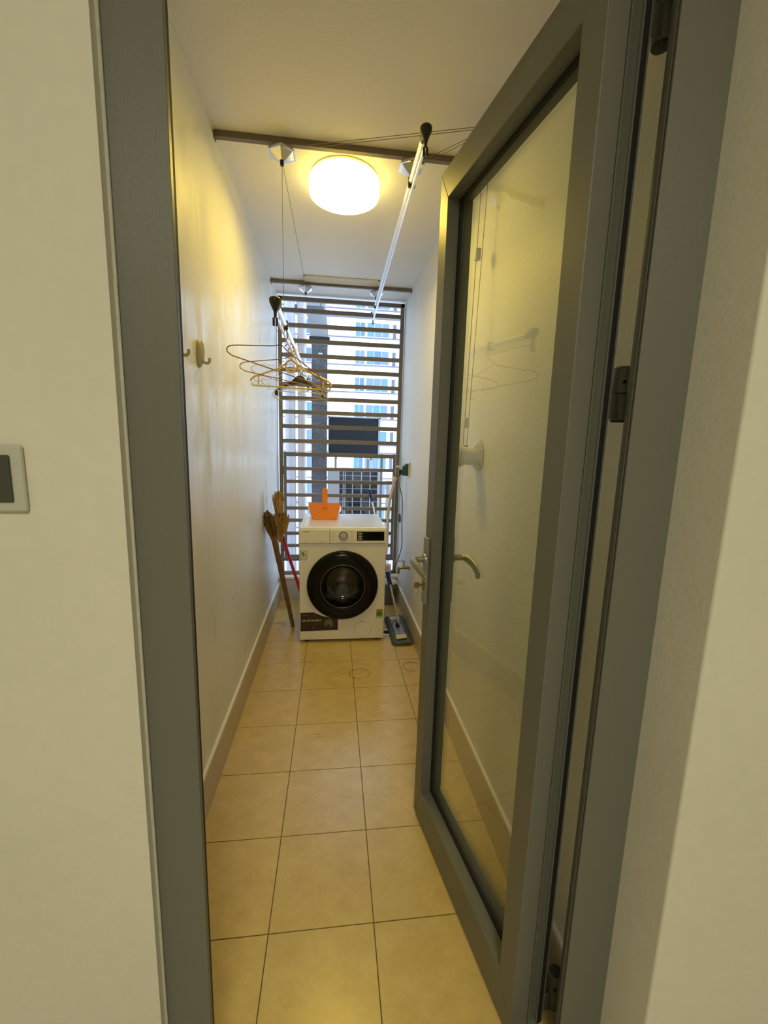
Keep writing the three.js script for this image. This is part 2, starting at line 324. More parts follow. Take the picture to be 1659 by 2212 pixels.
// ------------------------------------------------------------------ window grille: outer frame with bars, lower gate
function dirtyMetal(base) { const n = noiseGrid(0, 30, 30); return std(0xffffff, 0.5, { map: dataTex(128, (u, v) => { const k = 0.9 + 0.2 * (n(u, v) - 0.5); return base.map((b) => b * k); }, true, 2) }); }
M.grilleA = dirtyMetal([0.55, 0.51, 0.47]); M.grilleB = dirtyMetal([0.52, 0.485, 0.45]);
{
  const z0 = -2.665, z1 = -2.635;
  const w = structure('window_1', 'grey metal security grille of horizontal bars filling the balcony opening', 'window');
  part(w, 'left_post', rbox(-0.2825, 0.22, z0, -0.2515, 2.525, z1, 0.003, 1), M.grilleA);
  part(w, 'right_post', rbox(0.713, 0.22, z0, 0.745, 2.525, z1, 0.003, 1), M.grilleA);
  part(w, 'top_rail', rbox(-0.2825, 2.494, z0, 0.745, 2.526, z1, 0.003, 1), M.grilleB);
  part(w, 'bottom_rail', rbox(-0.2825, 0.2195, z0, 0.745, 0.248, z1, 0.003, 1), M.grilleB);
  part(w, 'gate_rail', rbox(-0.2515, 0.343, z0, 0.713, 0.368, z1, 0.003, 1), M.grilleB);
  [2.424, 2.311, 2.192, 2.079, 1.963, 1.849, 1.737, 1.625, 1.508, 1.387].forEach((y, i) => part(w, 'bar', rbox(-0.2515, y - 0.0162, -2.662, 0.713, y + 0.0162, -2.638, 0.002, 1), i % 2 ? M.grilleA : M.grilleB));
  const g = structure('window_2', 'lower hinged gate of the security grille behind the washing machine', 'window');
  part(g, 'left_post', rbox(-0.2455, 0.372, -2.635, -0.222, 1.295, -2.611, 0.002, 1), M.grilleB);
  part(g, 'right_post', rbox(0.684, 0.372, -2.635, 0.707, 1.295, -2.611, 0.002, 1), M.grilleB);
  [1.276, 1.155, 1.046, 0.93, 0.817, 0.711, 0.596, 0.486, 0.39].forEach((y, i) => part(g, 'bar', rbox(-0.222, y - (i ? 0.0142 : 0.017), -2.634, 0.684, y + (i ? 0.0142 : 0.017), -2.612, 0.002, 1), i % 2 ? M.grilleA : M.grilleB));
  part(g, 'hinge', [1.14, 0.47].map((y) => new THREE.CylinderGeometry(0.006, 0.006, 0.07, 10).translate(-0.249, y, -2.622)), M.grilleB);
}

// ------------------------------------------------------------------ ceiling lamp
{
  const t = thing('ceiling_lamp', 'round white drum ceiling lamp glowing warm yellow', 'lamp', [0.21, HC, -1.075]);
  part(t, 'base_ring', lathe([[0, -0.0005], [0.146, -0.0005], [0.149, -0.004], [0.149, -0.016], [0, -0.016]], 64), M.plasticWhite, 'white metal base');
  part(t, 'diffuser', lathe([[0.15, -0.014], [0.1545, -0.017], [0.156, -0.03], [0.156, -0.068], [0.1535, -0.0755], [0.147, -0.0795], [0.1, -0.082], [0, -0.083]], 72),
    std(lin(0.85, 0.83, 0.76), 0.5, { emissive: new THREE.Color(1, 0.76, 0.17), emissiveIntensity: BALCONY_LIGHT.glow }), 'glowing diffuser');
  const l = new THREE.RectAreaLight(BALCONY_LIGHT.color, BALCONY_LIGHT.radiance, 0.26, 0.26); l.position.set(0, -0.09, 0); l.rotation.x = -Math.PI / 2; l.name = 'lamp_light'; t.add(l);
}

// ------------------------------------------------------------------ clothes airer: rails, pulleys, cords, poles, winch
const RZ1 = -0.872, RZ2 = -2.345;
{
  const rail = (name, label, z) => {
    const t = thing(name, label, 'rail', [0, HC, z], 0, 'ceiling rails of the clothes airer');
    part(t, 'channel', extrude(poly([[0.011, 0], [0.011, -0.021], [-0.011, -0.021], [-0.011, 0]]), XR - XL - 0.004, 0.0015).rotateY(Math.PI / 2).translate(XL + 0.002, -0.0016, 0), M.steelDull);
    for (const x of [XL + 0.0005, XR - 0.004]) part(t, 'end_plate', box(x, -0.03, -0.015, x + 0.0035, -0.001, 0.015), M.steelDull);
  };
  rail('ceiling_rail', 'brown-grey steel rail across the ceiling in front of the round lamp', RZ1);
  rail('ceiling_rail', 'brown-grey steel rail across the ceiling beside the window grille', RZ2);
}
function pulley(x, z, label) {
  const t = thing('ceiling_pulley', label, 'pulley', [x, HC - 0.0235, z], 0, 'pulleys of the clothes airer');
  part(t, 'hook', new THREE.TorusGeometry(0.008, 0.0025, 6, 16).translate(-0.012, -0.008, 0.0), M.steelDull);
  part(t, 'cord_loop', new THREE.TorusGeometry(0.006, 0.002, 6, 14).rotateY(1).translate(0.024, -0.006, 0), M.cordWhite);
  part(t, 'hex_cover', [toCreasedNormals(new THREE.CylinderGeometry(0.052, 0.058, 0.012, 6), 0.3).translate(0, -0.02, 0), toCreasedNormals(new THREE.CylinderGeometry(0.05, 0.014, 0.024, 6), 0.3).translate(0, -0.038, 0), toCreasedNormals(new THREE.CylinderGeometry(0.02, 0.05, 0.008, 6), 0.3).translate(0, -0.01, 0)], M.chrome, 'silver hexagonal cover');
  part(t, 'cord_guide', lathe([[0, -0.066], [0.006, -0.066], [0.008, -0.06], [0.008, -0.048], [0, -0.048]], 14), M.black, 'black cord outlet');
}
pulley(-0.04, RZ1 - 0.012, 'silver hexagonal pulley with two slack cords, on rail by the lamp');
pulley(0.479, RZ1 - 0.012, 'silver hexagonal pulley above the raised pole, on rail by the lamp');
pulley(-0.043, RZ2 - 0.012, 'small silver hexagonal pulley with hanging cord, on rail by the grille');
pulley(0.48, RZ2 - 0.012, 'small silver hexagonal pulley behind the raised pole, on rail by the grille');

function pole(label, near, far) {
  const a = V3(...near), b = V3(...far), L = a.distanceTo(b);
  const t = new THREE.Group(); t.name = numbered('drying_pole'); t.userData = { label, category: 'pole', group: 'drying poles of the clothes airer' }; scene.add(t);
  t.position.copy(a); t.lookAt(a.clone().multiplyScalar(2).sub(b));          // local -z towards the far end
  const prof = []; for (let i = 0; i < 36; i++) { const q = i / 36 * 2 * Math.PI, r = 1 + 0.1 * Math.cos(6 * q); prof.push([0.012 * r * Math.cos(q), 0.012 * r * Math.sin(q)]); }
  part(t, 'upper_tube', extrude(poly(prof), L).translate(0, 0, -L), M.alu);
  part(t, 'lower_tube', rod([0, -0.038, 0], [0, -0.038, -L], 0.0055, 0.0055, 10), M.alu);
  const st = poly([[0, -0.036], [L, -0.036], [L, -0.01], [0, -0.01]]);
  for (let x = 0.09; x < L - 0.06; x += 0.085) { const h = new THREE.Path(); h.absellipse(x, -0.0225, 0.022, 0.0075, 0, Math.PI * 2, true); st.holes.push(h); }
  part(t, 'slotted_web', extrude(st, 0.003, 0, 8).rotateY(Math.PI / 2).translate(-0.0015, 0, 0), M.alu, 'aluminium web with oval slots');
  for (const [z, s] of [[0, 1], [-L, -1]]) {
    const e = part(t, 'end_cap', [lathe([[0, 0.02], [0.018, 0.019], [0.021, 0.014], [0.02, 0.003], [0.012, -0.014], [0.006, -0.026], [0.0045, -0.046], [0, -0.046]], 24).translate(0, 0, z + s * 0.006), rod([0, 0, z - s * 0.03], [0, 0, z - s * 0.004], 0.0145, 0.0155, 18)], M.black, 'black plastic end cap');
    for (const x of [-0.0055, 0.0055]) part(e, 'clip', rbox(x - 0.004, -0.075, z + s * 0.006 - 0.005, x + 0.004, -0.046, z + s * 0.006 + 0.005, 0.003), M.black);
  }
  for (const z of [RZ1 - near[2], RZ2 - near[2]]) part(t, 'cord_clamp', rbox(-0.015, -0.02, z - 0.008, 0.015, 0.017, z + 0.008, 0.003), M.black);
  return t;
}
const POLE_L = [-0.036, 1.855, -0.60], POLE_LF = [-0.036, 1.865, -2.52];
pole('lowered aluminium drying pole carrying the clothes hangers', POLE_L, POLE_LF);
pole('raised aluminium drying pole close under the ceiling, without hangers', [0.479, 2.442, -0.605], [0.479, 2.405, -2.55]);

const cordGroup = 'cords of the clothes airer';
const cord = (label, pts, r = 0.0012) => single('airer_cord', label, 'cord', line(pts, r, 5), M.cord, cordGroup);
const py = HC - 0.088;
cord('thin cord dropping straight from the hexagonal pulley to the lowered pole', [[-0.04, py, RZ1 - 0.012], [-0.037, 1.872, RZ1]]);
cord('thin cord slanting under the ceiling between the two left pulleys', [[-0.036, py, RZ1 - 0.02], [-0.044, HC - 0.02, RZ2 + 0.03]]);
cord('thin cord hanging from the small pulley by the grille to the lowered pole', [[-0.043, py, RZ2 - 0.012], [-0.037, 1.88, RZ2]]);
cord('short cord between the raised pole and its pulley by the lamp', [[0.479, py - 0.0, RZ1 - 0.012], [0.48, 2.452, RZ1]]);
cord('short cord between the raised pole and its pulley by the grille', [[0.48, py - 0.0, RZ2 - 0.012], [0.48, 2.426, RZ2]]);
const CP = [0.715, 2.49, -0.62];                                              // corner pulley
for (const o of [0, 1]) {
  cord((o ? 'cord nearer the lamp' : 'cord farther from the lamp') + ' of the pair crossing the ceiling to the left pulley', [[CP[0], CP[1] + 0.012, CP[2] - 0.012 * o], [0.06 + 0.05 * o, HC - 0.022, RZ1 + 0.014]]);
  cord((o ? 'cord nearer the door' : 'cord nearer the raised pole') + ' of the pair going to the right pulley', [[CP[0], CP[1] + 0.006, CP[2] - 0.01 * o], [0.53 + 0.03 * o, HC - 0.024, RZ1 + 0.014]]);
}
{
  const t = thing('corner_pulley', 'small metal pulley block high on the wall behind the glass door', 'pulley', [0.715, 2.49, -0.62]);
  part(t, 'bracket', [box(-0.01, 0.02, -0.02, 0.034, 0.026, 0.02), box(-0.004, -0.022, -0.018, 0.004, 0.022, -0.014), box(-0.004, -0.022, 0.014, 0.004, 0.022, 0.018)], M.steelDull);
  part(t, 'wheel', new THREE.CylinderGeometry(0.016, 0.016, 0.024, 20).rotateX(Math.PI / 2), M.plasticWhite);
}
cord('left cord of the pair running down the wall to the hand winch', [[0.702, 2.49, -0.64], [0.69, 1.37, -0.655]], 0.0014);
cord('right cord of the pair running down the wall to the hand winch', [[0.72, 2.49, -0.62], [0.7, 1.37, -0.64]], 0.0014);
[[0.700, 2.09, -0.645, 'upper'], [0.694, 1.472, -0.648, 'lower']].forEach(([x, y, z, w]) => single('cord_stopper', w + ' pale plastic stopper on the winch cords', 'stopper', rbox(x - 0.008, y - 0.02, z - 0.012, x + 0.012, y + 0.02, z + 0.012, 0.004), M.cordWhite, 'stoppers on the winch cords'));
{
  const t = thing('hand_winch', 'white plastic hand winch on the wall behind the glass door', 'winch', [XR, 1.342, -0.632]);
  const ax = (pts) => toCreasedNormals(lathe(pts, 40), 0.5).rotateZ(Math.PI / 2);                    // lathe y -> -x
  part(t, 'base_plate', ax([[0, 0.0005], [0.058, 0.0005], [0.06, 0.004], [0.058, 0.009], [0.052, 0.01], [0.051, 0.014], [0.046, 0.015], [0.045, 0.019], [0.04, 0.021], [0.039, 0.025], [0, 0.025]]), M.plasticWhite);
  part(t, 'drum', ax([[0.037, 0.02], [0.036, 0.062], [0.039, 0.064], [0.039, 0.068], [0.043, 0.07], [0.043, 0.076], [0.046, 0.078], [0.045, 0.09], [0.037, 0.097], [0, 0.098]]), M.plasticWhite);
  part(t, 'cord_outlet', [rbox(-0.062, 0.033, -0.03, -0.052, 0.041, -0.016, 0.002), rbox(-0.055, 0.033, -0.012, -0.045, 0.041, 0.002, 0.002)], M.black, 'black cord outlets');
  for (const [y, z] of [[0.02, 0.05], [-0.03, 0.045]]) part(t, 'screw', new THREE.SphereGeometry(0.003, 8, 6).translate(-0.009, y, z), M.black);
  part(t, 'crank_eye', [rod([-0.097, 0.004, 0], [-0.122, 0.03, -0.034], 0.0025), new THREE.TorusGeometry(0.007, 0.0025, 8, 18).rotateY(0.6).translate(-0.125, 0.036, -0.04)], M.brass, 'brass crank eye');
}
// ribbed vent panel on the ceiling
{
  const t = thing('ceiling_vent', 'pale ribbed vent panel on the ceiling above the grille', 'vent', [0.22, HC, -2.272]);
  const ventM = std(lin(0.8, 0.75, 0.6), 0.45), ventDark = std(lin(0.3, 0.28, 0.22), 0.8);
  part(t, 'backing', box(-0.26, -0.003, -0.046, 0.26, -0.0005, 0.046), ventDark);
  part(t, 'frame', [rbox(-0.272, -0.012, -0.052, 0.272, -0.0005, -0.044, 0.002, 1), rbox(-0.272, -0.012, 0.044, 0.272, -0.0005, 0.052, 0.002, 1), rbox(-0.272, -0.012, -0.052, -0.258, -0.0005, 0.052, 0.002, 1), rbox(0.258, -0.012, -0.052, 0.272, -0.0005, 0.052, 0.002, 1)], ventM);
  for (let i = 0; i < 5; i++) part(t, 'rib', rbox(-0.258, -0.011, -0.039 + i * 0.0165, 0.258, -0.0032, -0.028 + i * 0.0165, 0.002, 1), ventM);
}

// ------------------------------------------------------------------ washing machine
const WM = { x: 0.2415, z: -1.763, w: 0.584, h: 0.818, d: 0.565 };
function strokes(c, x, y, w, h, n) { const s = w / n; for (let i = 0; i < n; i++) if (rnd() > 0.12) { c.fillRect(x + i * s, y + h * rr(0, 0.25), s * rr(0.3, 0.75), h * rr(0.6, 0.8)); } }
{
  const t = thing('washing_machine', 'white front-loading washing machine with black round door', 'washing machine', [WM.x, 0, WM.z]);
  const hw = WM.w / 2, body = std(lin(0.76, 0.74, 0.7), 0.35), bodyTex = (tex) => std(0xffffff, 0.35, { map: tex });
  const DY = 0.417, DR = 0.243;
  // front panel with the door opening, then the cabinet behind it
  const fp = rrect(-hw, 0.022, hw, 0.712, 0.006); const hole = new THREE.Path(); hole.absarc(0, DY, 0.165, 0, Math.PI * 2, true); fp.holes.push(hole);
  part(t, 'front_panel', extrude(fp, 0.018, 0.003, 48).translate(0, 0, -0.022), body);
  const cab = rrect(-hw, -WM.d, hw, -0.022, 0.01);
  part(t, 'cabinet', [box(-hw, 0.022, -WM.d, -hw + 0.012, 0.79, -0.0225), box(hw - 0.012, 0.022, -WM.d, hw, 0.79, -0.0225), box(-hw, 0.022, -WM.d, hw, 0.79, -WM.d + 0.012), box(-hw, 0.022, -WM.d, hw, 0.034, -0.0225)], body);
  part(t, 'recess_strip', box(-hw + 0.004, 0.69, -0.03, hw - 0.004, 0.722, -0.012), body);
  part(t, 'top_lid', [rbox(-hw, 0.792, -WM.d, hw, WM.h, 0.004, 0.005)], body);
  part(t, 'lid_inset', [box(-hw + 0.02, WM.h - 0.001, -WM.d + 0.03, hw - 0.02, WM.h + 0.0012, -0.045)], std(lin(0.72, 0.71, 0.7), 0.22));
  // plinth and feet
  part(t, 'plinth', box(-hw + 0.02, 0.012, -WM.d + 0.03, hw - 0.02, 0.03, -0.03), M.black);
  for (const [x, z] of [[-1, -0.05], [1, -0.05], [-1, -WM.d + 0.05], [1, -WM.d + 0.05]]) part(t, 'foot', new THREE.CylinderGeometry(0.02, 0.022, 0.0215, 16).translate(x * (hw - 0.05), 0.0112, z), M.black);
  // control panel
  const cp = part(t, 'control_panel', rbox(-0.089, 0.714, -0.02, hw, 0.808, 0.012, 0.004), body);
  part(cp, 'programme_print', new THREE.PlaneGeometry(0.17, 0.07).translate(0.0, 0.762, 0.01235), bodyTex(canvasTex(512, 210, (c, w, h) => {
    c.fillStyle = '#e3dfd9'; c.fillRect(0, 0, w, h); c.fillStyle = '#a8a39a';
    for (let i = 0; i < 7; i++) { strokes(c, 22, 12 + i * 28, 95 - (i % 3) * 14, 13, 9); strokes(c, 385 + (i % 2) * 10, 12 + i * 28, 90 - (i % 3) * 12, 13, 8); }
    strokes(c, 375, 10, 120, 13, 12);
  })));
  const dial = part(cp, 'dial', lathe([[0, 0.022], [0.021, 0.022], [0.0235, 0.019], [0.0245, 0]], 40).rotateX(Math.PI / 2).translate(0, 0.765, 0.012), std(lin(0.5, 0.48, 0.46), 0.3, { metalness: 0.3 }), 'silver programme dial');
  part(cp, 'dial_ring', new THREE.TorusGeometry(0.0265, 0.0028, 8, 40).translate(0, 0.765, 0.0135), M.black, 'black ring around the dial');
  part(cp, 'dial_mark', box(-0.006, 0.777, 0.0335, -0.004, 0.784, 0.0346), M.black);
  const disp = part(cp, 'display', rbox(0.092, 0.733, 0.0115, 0.276, 0.795, 0.0135, 0.001, 1), M.blackGloss, 'black display window');
  for (let i = 0; i < 3; i++) part(cp, 'button', rbox(0.099, 0.7385 + i * 0.0185, 0.0132, 0.126, 0.7505 + i * 0.0185, 0.0155, 0.002, 1), std(lin(0.33, 0.33, 0.31), 0.4), 'grey display button');
  const dr = part(t, 'detergent_drawer', rbox(-hw, 0.714, -0.02, -0.0905, 0.808, 0.012, 0.004), body);
  part(dr, 'logo', new THREE.PlaneGeometry(0.062, 0.012).translate(-0.246, 0.7935, 0.01235), bodyTex(canvasTex(372, 72, (c, w, h) => { c.fillStyle = '#e3dfd9'; c.fillRect(0, 0, w, h); c.fillStyle = '#2a2522'; c.font = 'bold 64px sans-serif'; c.textAlign = 'center'; c.textBaseline = 'middle'; c.fillText('TOSHIBA', w / 2, h / 2 + 2, w - 10); })), 'dark printed brand lettering');
  part(dr, 'model_print', new THREE.PlaneGeometry(0.05, 0.008).translate(-0.141, 0.7275, 0.01235), bodyTex(canvasTex(256, 40, (c, w, h) => { c.fillStyle = '#e3dfd9'; c.fillRect(0, 0, w, h); c.fillStyle = '#8d877e'; strokes(c, 6, 4, 240, 30, 12); })));
  part(dr, 'emblem_print', new THREE.PlaneGeometry(0.024, 0.014).translate(-0.247, 0.7295, 0.01235), bodyTex(canvasTex(96, 56, (c, w, h) => { c.fillStyle = '#e3dfd9'; c.fillRect(0, 0, w, h); c.strokeStyle = '#a09a90'; c.lineWidth = 4; c.beginPath(); c.moveTo(20, 44); c.lineTo(76, 44); c.stroke(); c.beginPath(); c.arc(48, 34, 24, Math.PI, 0); c.stroke(); })));
  part(dr, 'finger_grip', box(-hw + 0.03, 0.703, -0.012, -0.1, 0.7138, -0.004), std(lin(0.35, 0.34, 0.33), 0.5));
  // stickers
  part(t, 'capacity_sticker', new THREE.PlaneGeometry(0.047, 0.062).translate(-0.264, 0.628, -0.0004), std(0xffffff, 0.5, { map: canvasTex(192, 256, (c, w, h) => {
    c.fillStyle = '#d9d3c8'; c.fillRect(0, 0, w, h); c.strokeStyle = '#33302c'; c.lineWidth = 9; c.strokeRect(5, 5, w - 10, h - 10);
    c.fillStyle = '#24211e'; c.font = 'bold 170px sans-serif'; c.textAlign = 'center'; c.fillText('9', 78, 158); c.font = 'bold 52px sans-serif'; c.fillText('kg', 146, 158, 44); strokes(c, 26, 192, 140, 30, 10);
  }) }), 'small framed sticker with a large 9');
  const ds = new THREE.Shape(); ds.moveTo(-0.286, 0.087); ds.lineTo(-0.03, 0.091); ds.lineTo(-0.03, 0.178); ds.quadraticCurveTo(-0.12, 0.181, -0.199, 0.224); ds.lineTo(-0.286, 0.222); ds.closePath();
  const dg = new THREE.ShapeGeometry(ds, 16).translate(0, 0, -0.0003), duv = dg.attributes.uv;
  for (let i = 0; i < duv.count; i++) duv.setXY(i, (duv.getX(i) + 0.286) / 0.256, (duv.getY(i) - 0.087) / 0.137);
  part(t, 'feature_sticker', dg, std(0xffffff, 0.4, { map: canvasTex(512, 274, (c, w, h) => {
    c.fillStyle = '#2b1f16'; c.fillRect(0, 0, w, h); c.fillStyle = '#7d7462'; strokes(c, 18, 34, 118, 22, 13); c.strokeStyle = '#a09884'; c.lineWidth = 4; c.beginPath(); c.arc(172, 46, 16, -1.2, 1.6); c.stroke();
    c.fillStyle = '#b8b09c'; strokes(c, 24, 98, 285, 40, 17); c.fillStyle = '#5c5340'; strokes(c, 24, 162, 270, 14, 26); strokes(c, 24, 214, 70, 16, 8);
    c.fillStyle = '#6b6350'; c.beginPath(); c.moveTo(160, 232); c.lineTo(178, 202); c.lineTo(190, 232); c.fill();
    c.fillStyle = '#6a6453'; c.beginPath(); c.ellipse(385, 165, 62, 66, 0, 0, 7); c.fill(); c.fillStyle = '#35291e'; c.beginPath(); c.moveTo(385, 165); c.lineTo(340, 225); c.lineTo(420, 232); c.fill();
    c.strokeStyle = '#aaa28e'; c.lineWidth = 7; c.beginPath(); c.moveTo(378, 165); c.lineTo(432, 112); c.stroke();
  }) }), 'dark brown feature sticker with a curved edge');
  part(t, 'energy_sticker', new THREE.PlaneGeometry(0.044, 0.062).translate(0.259, 0.206, -0.0003), std(0xffffff, 0.5, { map: canvasTex(132, 186, (c, w, h) => {
    c.fillStyle = '#7a8f3a'; c.fillRect(0, 0, w, h); c.fillStyle = '#b9742f'; c.fillRect(6, 6, w - 12, 50); c.fillStyle = '#8c3b12'; strokes(c, 14, 16, 100, 26, 10); c.fillStyle = '#3c8f2f'; c.fillRect(6, 56, w - 12, 86); c.fillStyle = '#2c6f22'; strokes(c, 20, 80, 90, 34, 7); c.fillStyle = '#c9b57a'; c.fillRect(6, 146, w - 12, 34); c.fillStyle = '#7c6a3a'; strokes(c, 16, 152, 100, 20, 12);
  }) }), 'orange and green energy sticker');
  part(t, 'filter_cover', [new THREE.TorusGeometry(0.06, 0.0011, 6, 48).translate(0.142, 0.09, -0.0008), rbox(0.135, 0.1445, -0.002, 0.153, 0.1525, 0.0004, 0.001, 1)], std(lin(0.42, 0.39, 0.34), 0.5), 'round filter cover outline with a small slot');
  // door: glossy black ring, clear bowl, drum and laundry behind it
  const door = part(t, 'door', toCreasedNormals(lathe([[0.16, -0.004], [DR, -0.004], [DR + 0.001, 0.006], [DR - 0.004, 0.02], [DR - 0.012, 0.027], [0.2, 0.034], [0.162, 0.035], [0.152, 0.03], [0.15, 0.004], [0.15, -0.02]], 96), 0.6).rotateX(Math.PI / 2).translate(0, DY, 0), M.blackGloss, 'glossy black ring of the round door');
  part(door, 'inner_ring', new THREE.TorusGeometry(0.151, 0.0035, 10, 80).translate(0, DY, 0.0315), std(lin(0.1, 0.1, 0.1), 0.25, { metalness: 0.5 }));
  part(door, 'glass_bowl', lathe([[0.151, 0.026], [0.146, 0.01], [0.138, -0.02], [0.122, -0.055], [0.1, -0.072], [0, -0.08]], 64).rotateX(Math.PI / 2).translate(0, DY, 0), new THREE.MeshPhysicalMaterial({ color: lin(0.3, 0.3, 0.29), roughness: 0.03, transmission: 1, thickness: 0, ior: 1.5 }), 'smoked glass bowl');
  part(t, 'drum', lathe([[0.165, -0.02], [0.178, -0.09], [0.235, -0.1], [0.235, -0.42], [0, -0.43]], 48).rotateX(Math.PI / 2).translate(0, DY, 0), std(lin(0.55, 0.55, 0.54), 0.35, { metalness: 0.9, side: THREE.DoubleSide }));
}
{ // laundry lump lying behind the door glass
  const g = new THREE.SphereGeometry(0.11, 48, 32), p = g.attributes.position, n = noiseGrid(0, 9, 9), n2 = noiseGrid(0, 21, 21);
  for (let i = 0; i < p.count; i++) {
    const x = p.getX(i), y = p.getY(i), z = p.getZ(i), k = 1 + 0.5 * (n(x * 4 + 0.3, y * 4 + z * 3) - 0.5) + 0.22 * (n2(x * 5, z * 5 + y * 4) - 0.5);
    p.setXYZ(i, x * k * 1.1, y * k * 0.62, z * k * 0.55);
  }
  g.computeVertexNormals();
  single('laundry', 'crumpled pale laundry behind the washing machine door glass', 'laundry', g.translate(WM.x + 0.0, 0.305, WM.z - 0.165), std(lin(0.7, 0.69, 0.66), 0.9));
}

// ------------------------------------------------------------------ orange dustpan on the machine
{
  const m = new THREE.MeshPhysicalMaterial({ color: lin(1.0, 0.33, 0.0), roughness: 0.38, transmission: 0.3, thickness: 0 });
  const t = thing('dustpan', 'orange plastic dustpan standing on top of the washing machine', 'dustpan', [0.108, WM.h + 0.0015, -2.06]);
  // wall facing the room leans back a little; floor and sides run away from it
  const lean = 0.16, wall = extrude(poly([[-0.086, 0], [0.09, 0], [0.118, 0.115], [0.113, 0.124], [-0.108, 0.124], [-0.118, 0.112]]), 0.003, 0.001).rotateX(-lean);
  part(t, 'scoop_wall', wall, m);
  const side = (x0, x1, s) => { const g = new THREE.BufferGeometry(); const a = [[x0, 0, 0], [x1, 0.116, -0.018], [x1 + s * 0.012, 0.05, -0.15], [x0 + s * 0.006, 0, -0.16]];
    const b = a.map(([x, y, z]) => [x - s * 0.003, y, z]); const v = [...a, ...b].flat(), idx = [0, 1, 2, 0, 2, 3, 4, 6, 5, 4, 7, 6, 0, 4, 5, 0, 5, 1, 1, 5, 6, 1, 6, 2, 2, 6, 7, 2, 7, 3];
    g.setAttribute('position', new THREE.Float32BufferAttribute(v, 3)); g.setAttribute('uv', new THREE.Float32BufferAttribute(new Array(16).fill(0), 2)); g.setIndex(idx); const q = g.toNonIndexed(); q.computeVertexNormals(); return q; };
  part(t, 'scoop_side', side(-0.086, -0.116, -1), m); part(t, 'scoop_side', side(0.09, 0.116, 1), m);
  part(t, 'scoop_floor', extrude(poly([[-0.086, -0.003], [0.09, -0.003], [0.096, 0.17], [-0.092, 0.17]]), 0.003).rotateX(-Math.PI / 2), m);
  const hs = new THREE.Shape(); hs.moveTo(-0.014, 0.085); hs.lineTo(-0.018, 0.21); hs.absarc(0.0025, 0.213, 0.021, Math.PI, 0, true); hs.lineTo(0.022, 0.085); hs.closePath();
  part(t, 'handle', extrude(hs, 0.008, 0.003).translate(0, 0, 0.002).rotateX(-lean * 0.7), m);
}

// ------------------------------------------------------------------ brooms leaning on the left wall
function strands(n, L, spread, thick, base, curl, ragged = 0.28) {                // straws fanning along +y
  const gs = [];
  for (let i = 0; i < n; i++) {
    const a = (rnd() - 0.5) * 2, b = (rnd() - 0.5) * 2, l = L * rr(1 - ragged, 1) * (1 - 0.22 * a * a);
    const x0 = a * base, z0 = b * base * 0.7, x1 = a * spread, z1 = b * thick;
    gs.push(tube([[x0, 0, z0], [x0 + (x1 - x0) * 0.42, l * 0.36, z0 + (z1 - z0) * 0.5], [x1 * 0.98 + curl * 0.3 + rr(-0.003, 0.003), l * 0.72, z1], [x1 * rr(0.8, 1.25) + curl, l, z1 + rr(-0.01, 0.01)]], rr(0.0013, 0.0026), 3, 6));
  }
  return merge(gs);
}
function bristles(parent, name, tones, n, args, dy, label) {
  tones.forEach((m, i) => { const b = part(parent, name, strands(Math.round(n / tones.length), ...args).translate(0, dy, 0), m, label); b.userData.kind = 'stuff'; });
}
function place(o, foot, dir, roll) {                                          // local +y along dir, local +z towards the room
  const y = V3(...dir).normalize(), zz = V3(...roll), x = new THREE.Vector3().crossVectors(y, zz).normalize(), z = new THREE.Vector3().crossVectors(x, y);
  o.position.set(...foot); o.quaternion.setFromRotationMatrix(new THREE.Matrix4().makeBasis(x, y, z));
}
M.straw = std(lin(0.5, 0.3, 0.1), 0.8); M.strawDark = std(lin(0.22, 0.12, 0.045), 0.85); M.strawPale = std(lin(0.66, 0.45, 0.2), 0.8); M.strawMid = std(lin(0.33, 0.19, 0.065), 0.85); M.strawDeep = std(lin(0.12, 0.065, 0.03), 0.9);
{
  const foot = V3(-0.121, 0.004, -2.035), top = V3(-0.232, 0.735, -1.876), L = foot.distanceTo(top);
  const t = thing('straw_broom', 'straw broom with banded brown stalk handle leaning on the left wall', 'broom', [0, 0, 0], 0, 'brooms on the left wall');
  place(t, foot.toArray(), top.clone().sub(foot).toArray(), [0.5, 0, 1]);
  const stalks = []; for (let i = 0; i < 9; i++) { const q = i / 9 * 6.283, r0 = 0.0085, r1 = 0.0135; stalks.push(rod([Math.cos(q) * r0, 0, Math.sin(q) * r0], [Math.cos(q) * r1, L, Math.sin(q) * r1], 0.0058, 0.0075, 7)); }
  part(t, 'handle', [...stalks, rod([0, 0, 0], [0, L, 0], 0.009, 0.012, 10)], M.strawDark, 'bundle of brown stalks');
  for (let i = 0; i < 8; i++) part(t, 'band', new THREE.TorusGeometry(0.0155 + 0.0005 * i, 0.0016, 6, 20).rotateX(Math.PI / 2).translate(0, 0.1 + i * 0.078, 0), M.black, 'dark binding band');
  bristles(t, 'bristles', [M.strawDark, M.strawMid, M.strawDeep], 210, [0.26, 0.034, 0.02, 0.013, -0.01], L - 0.06, 'dark straw bristles');
}
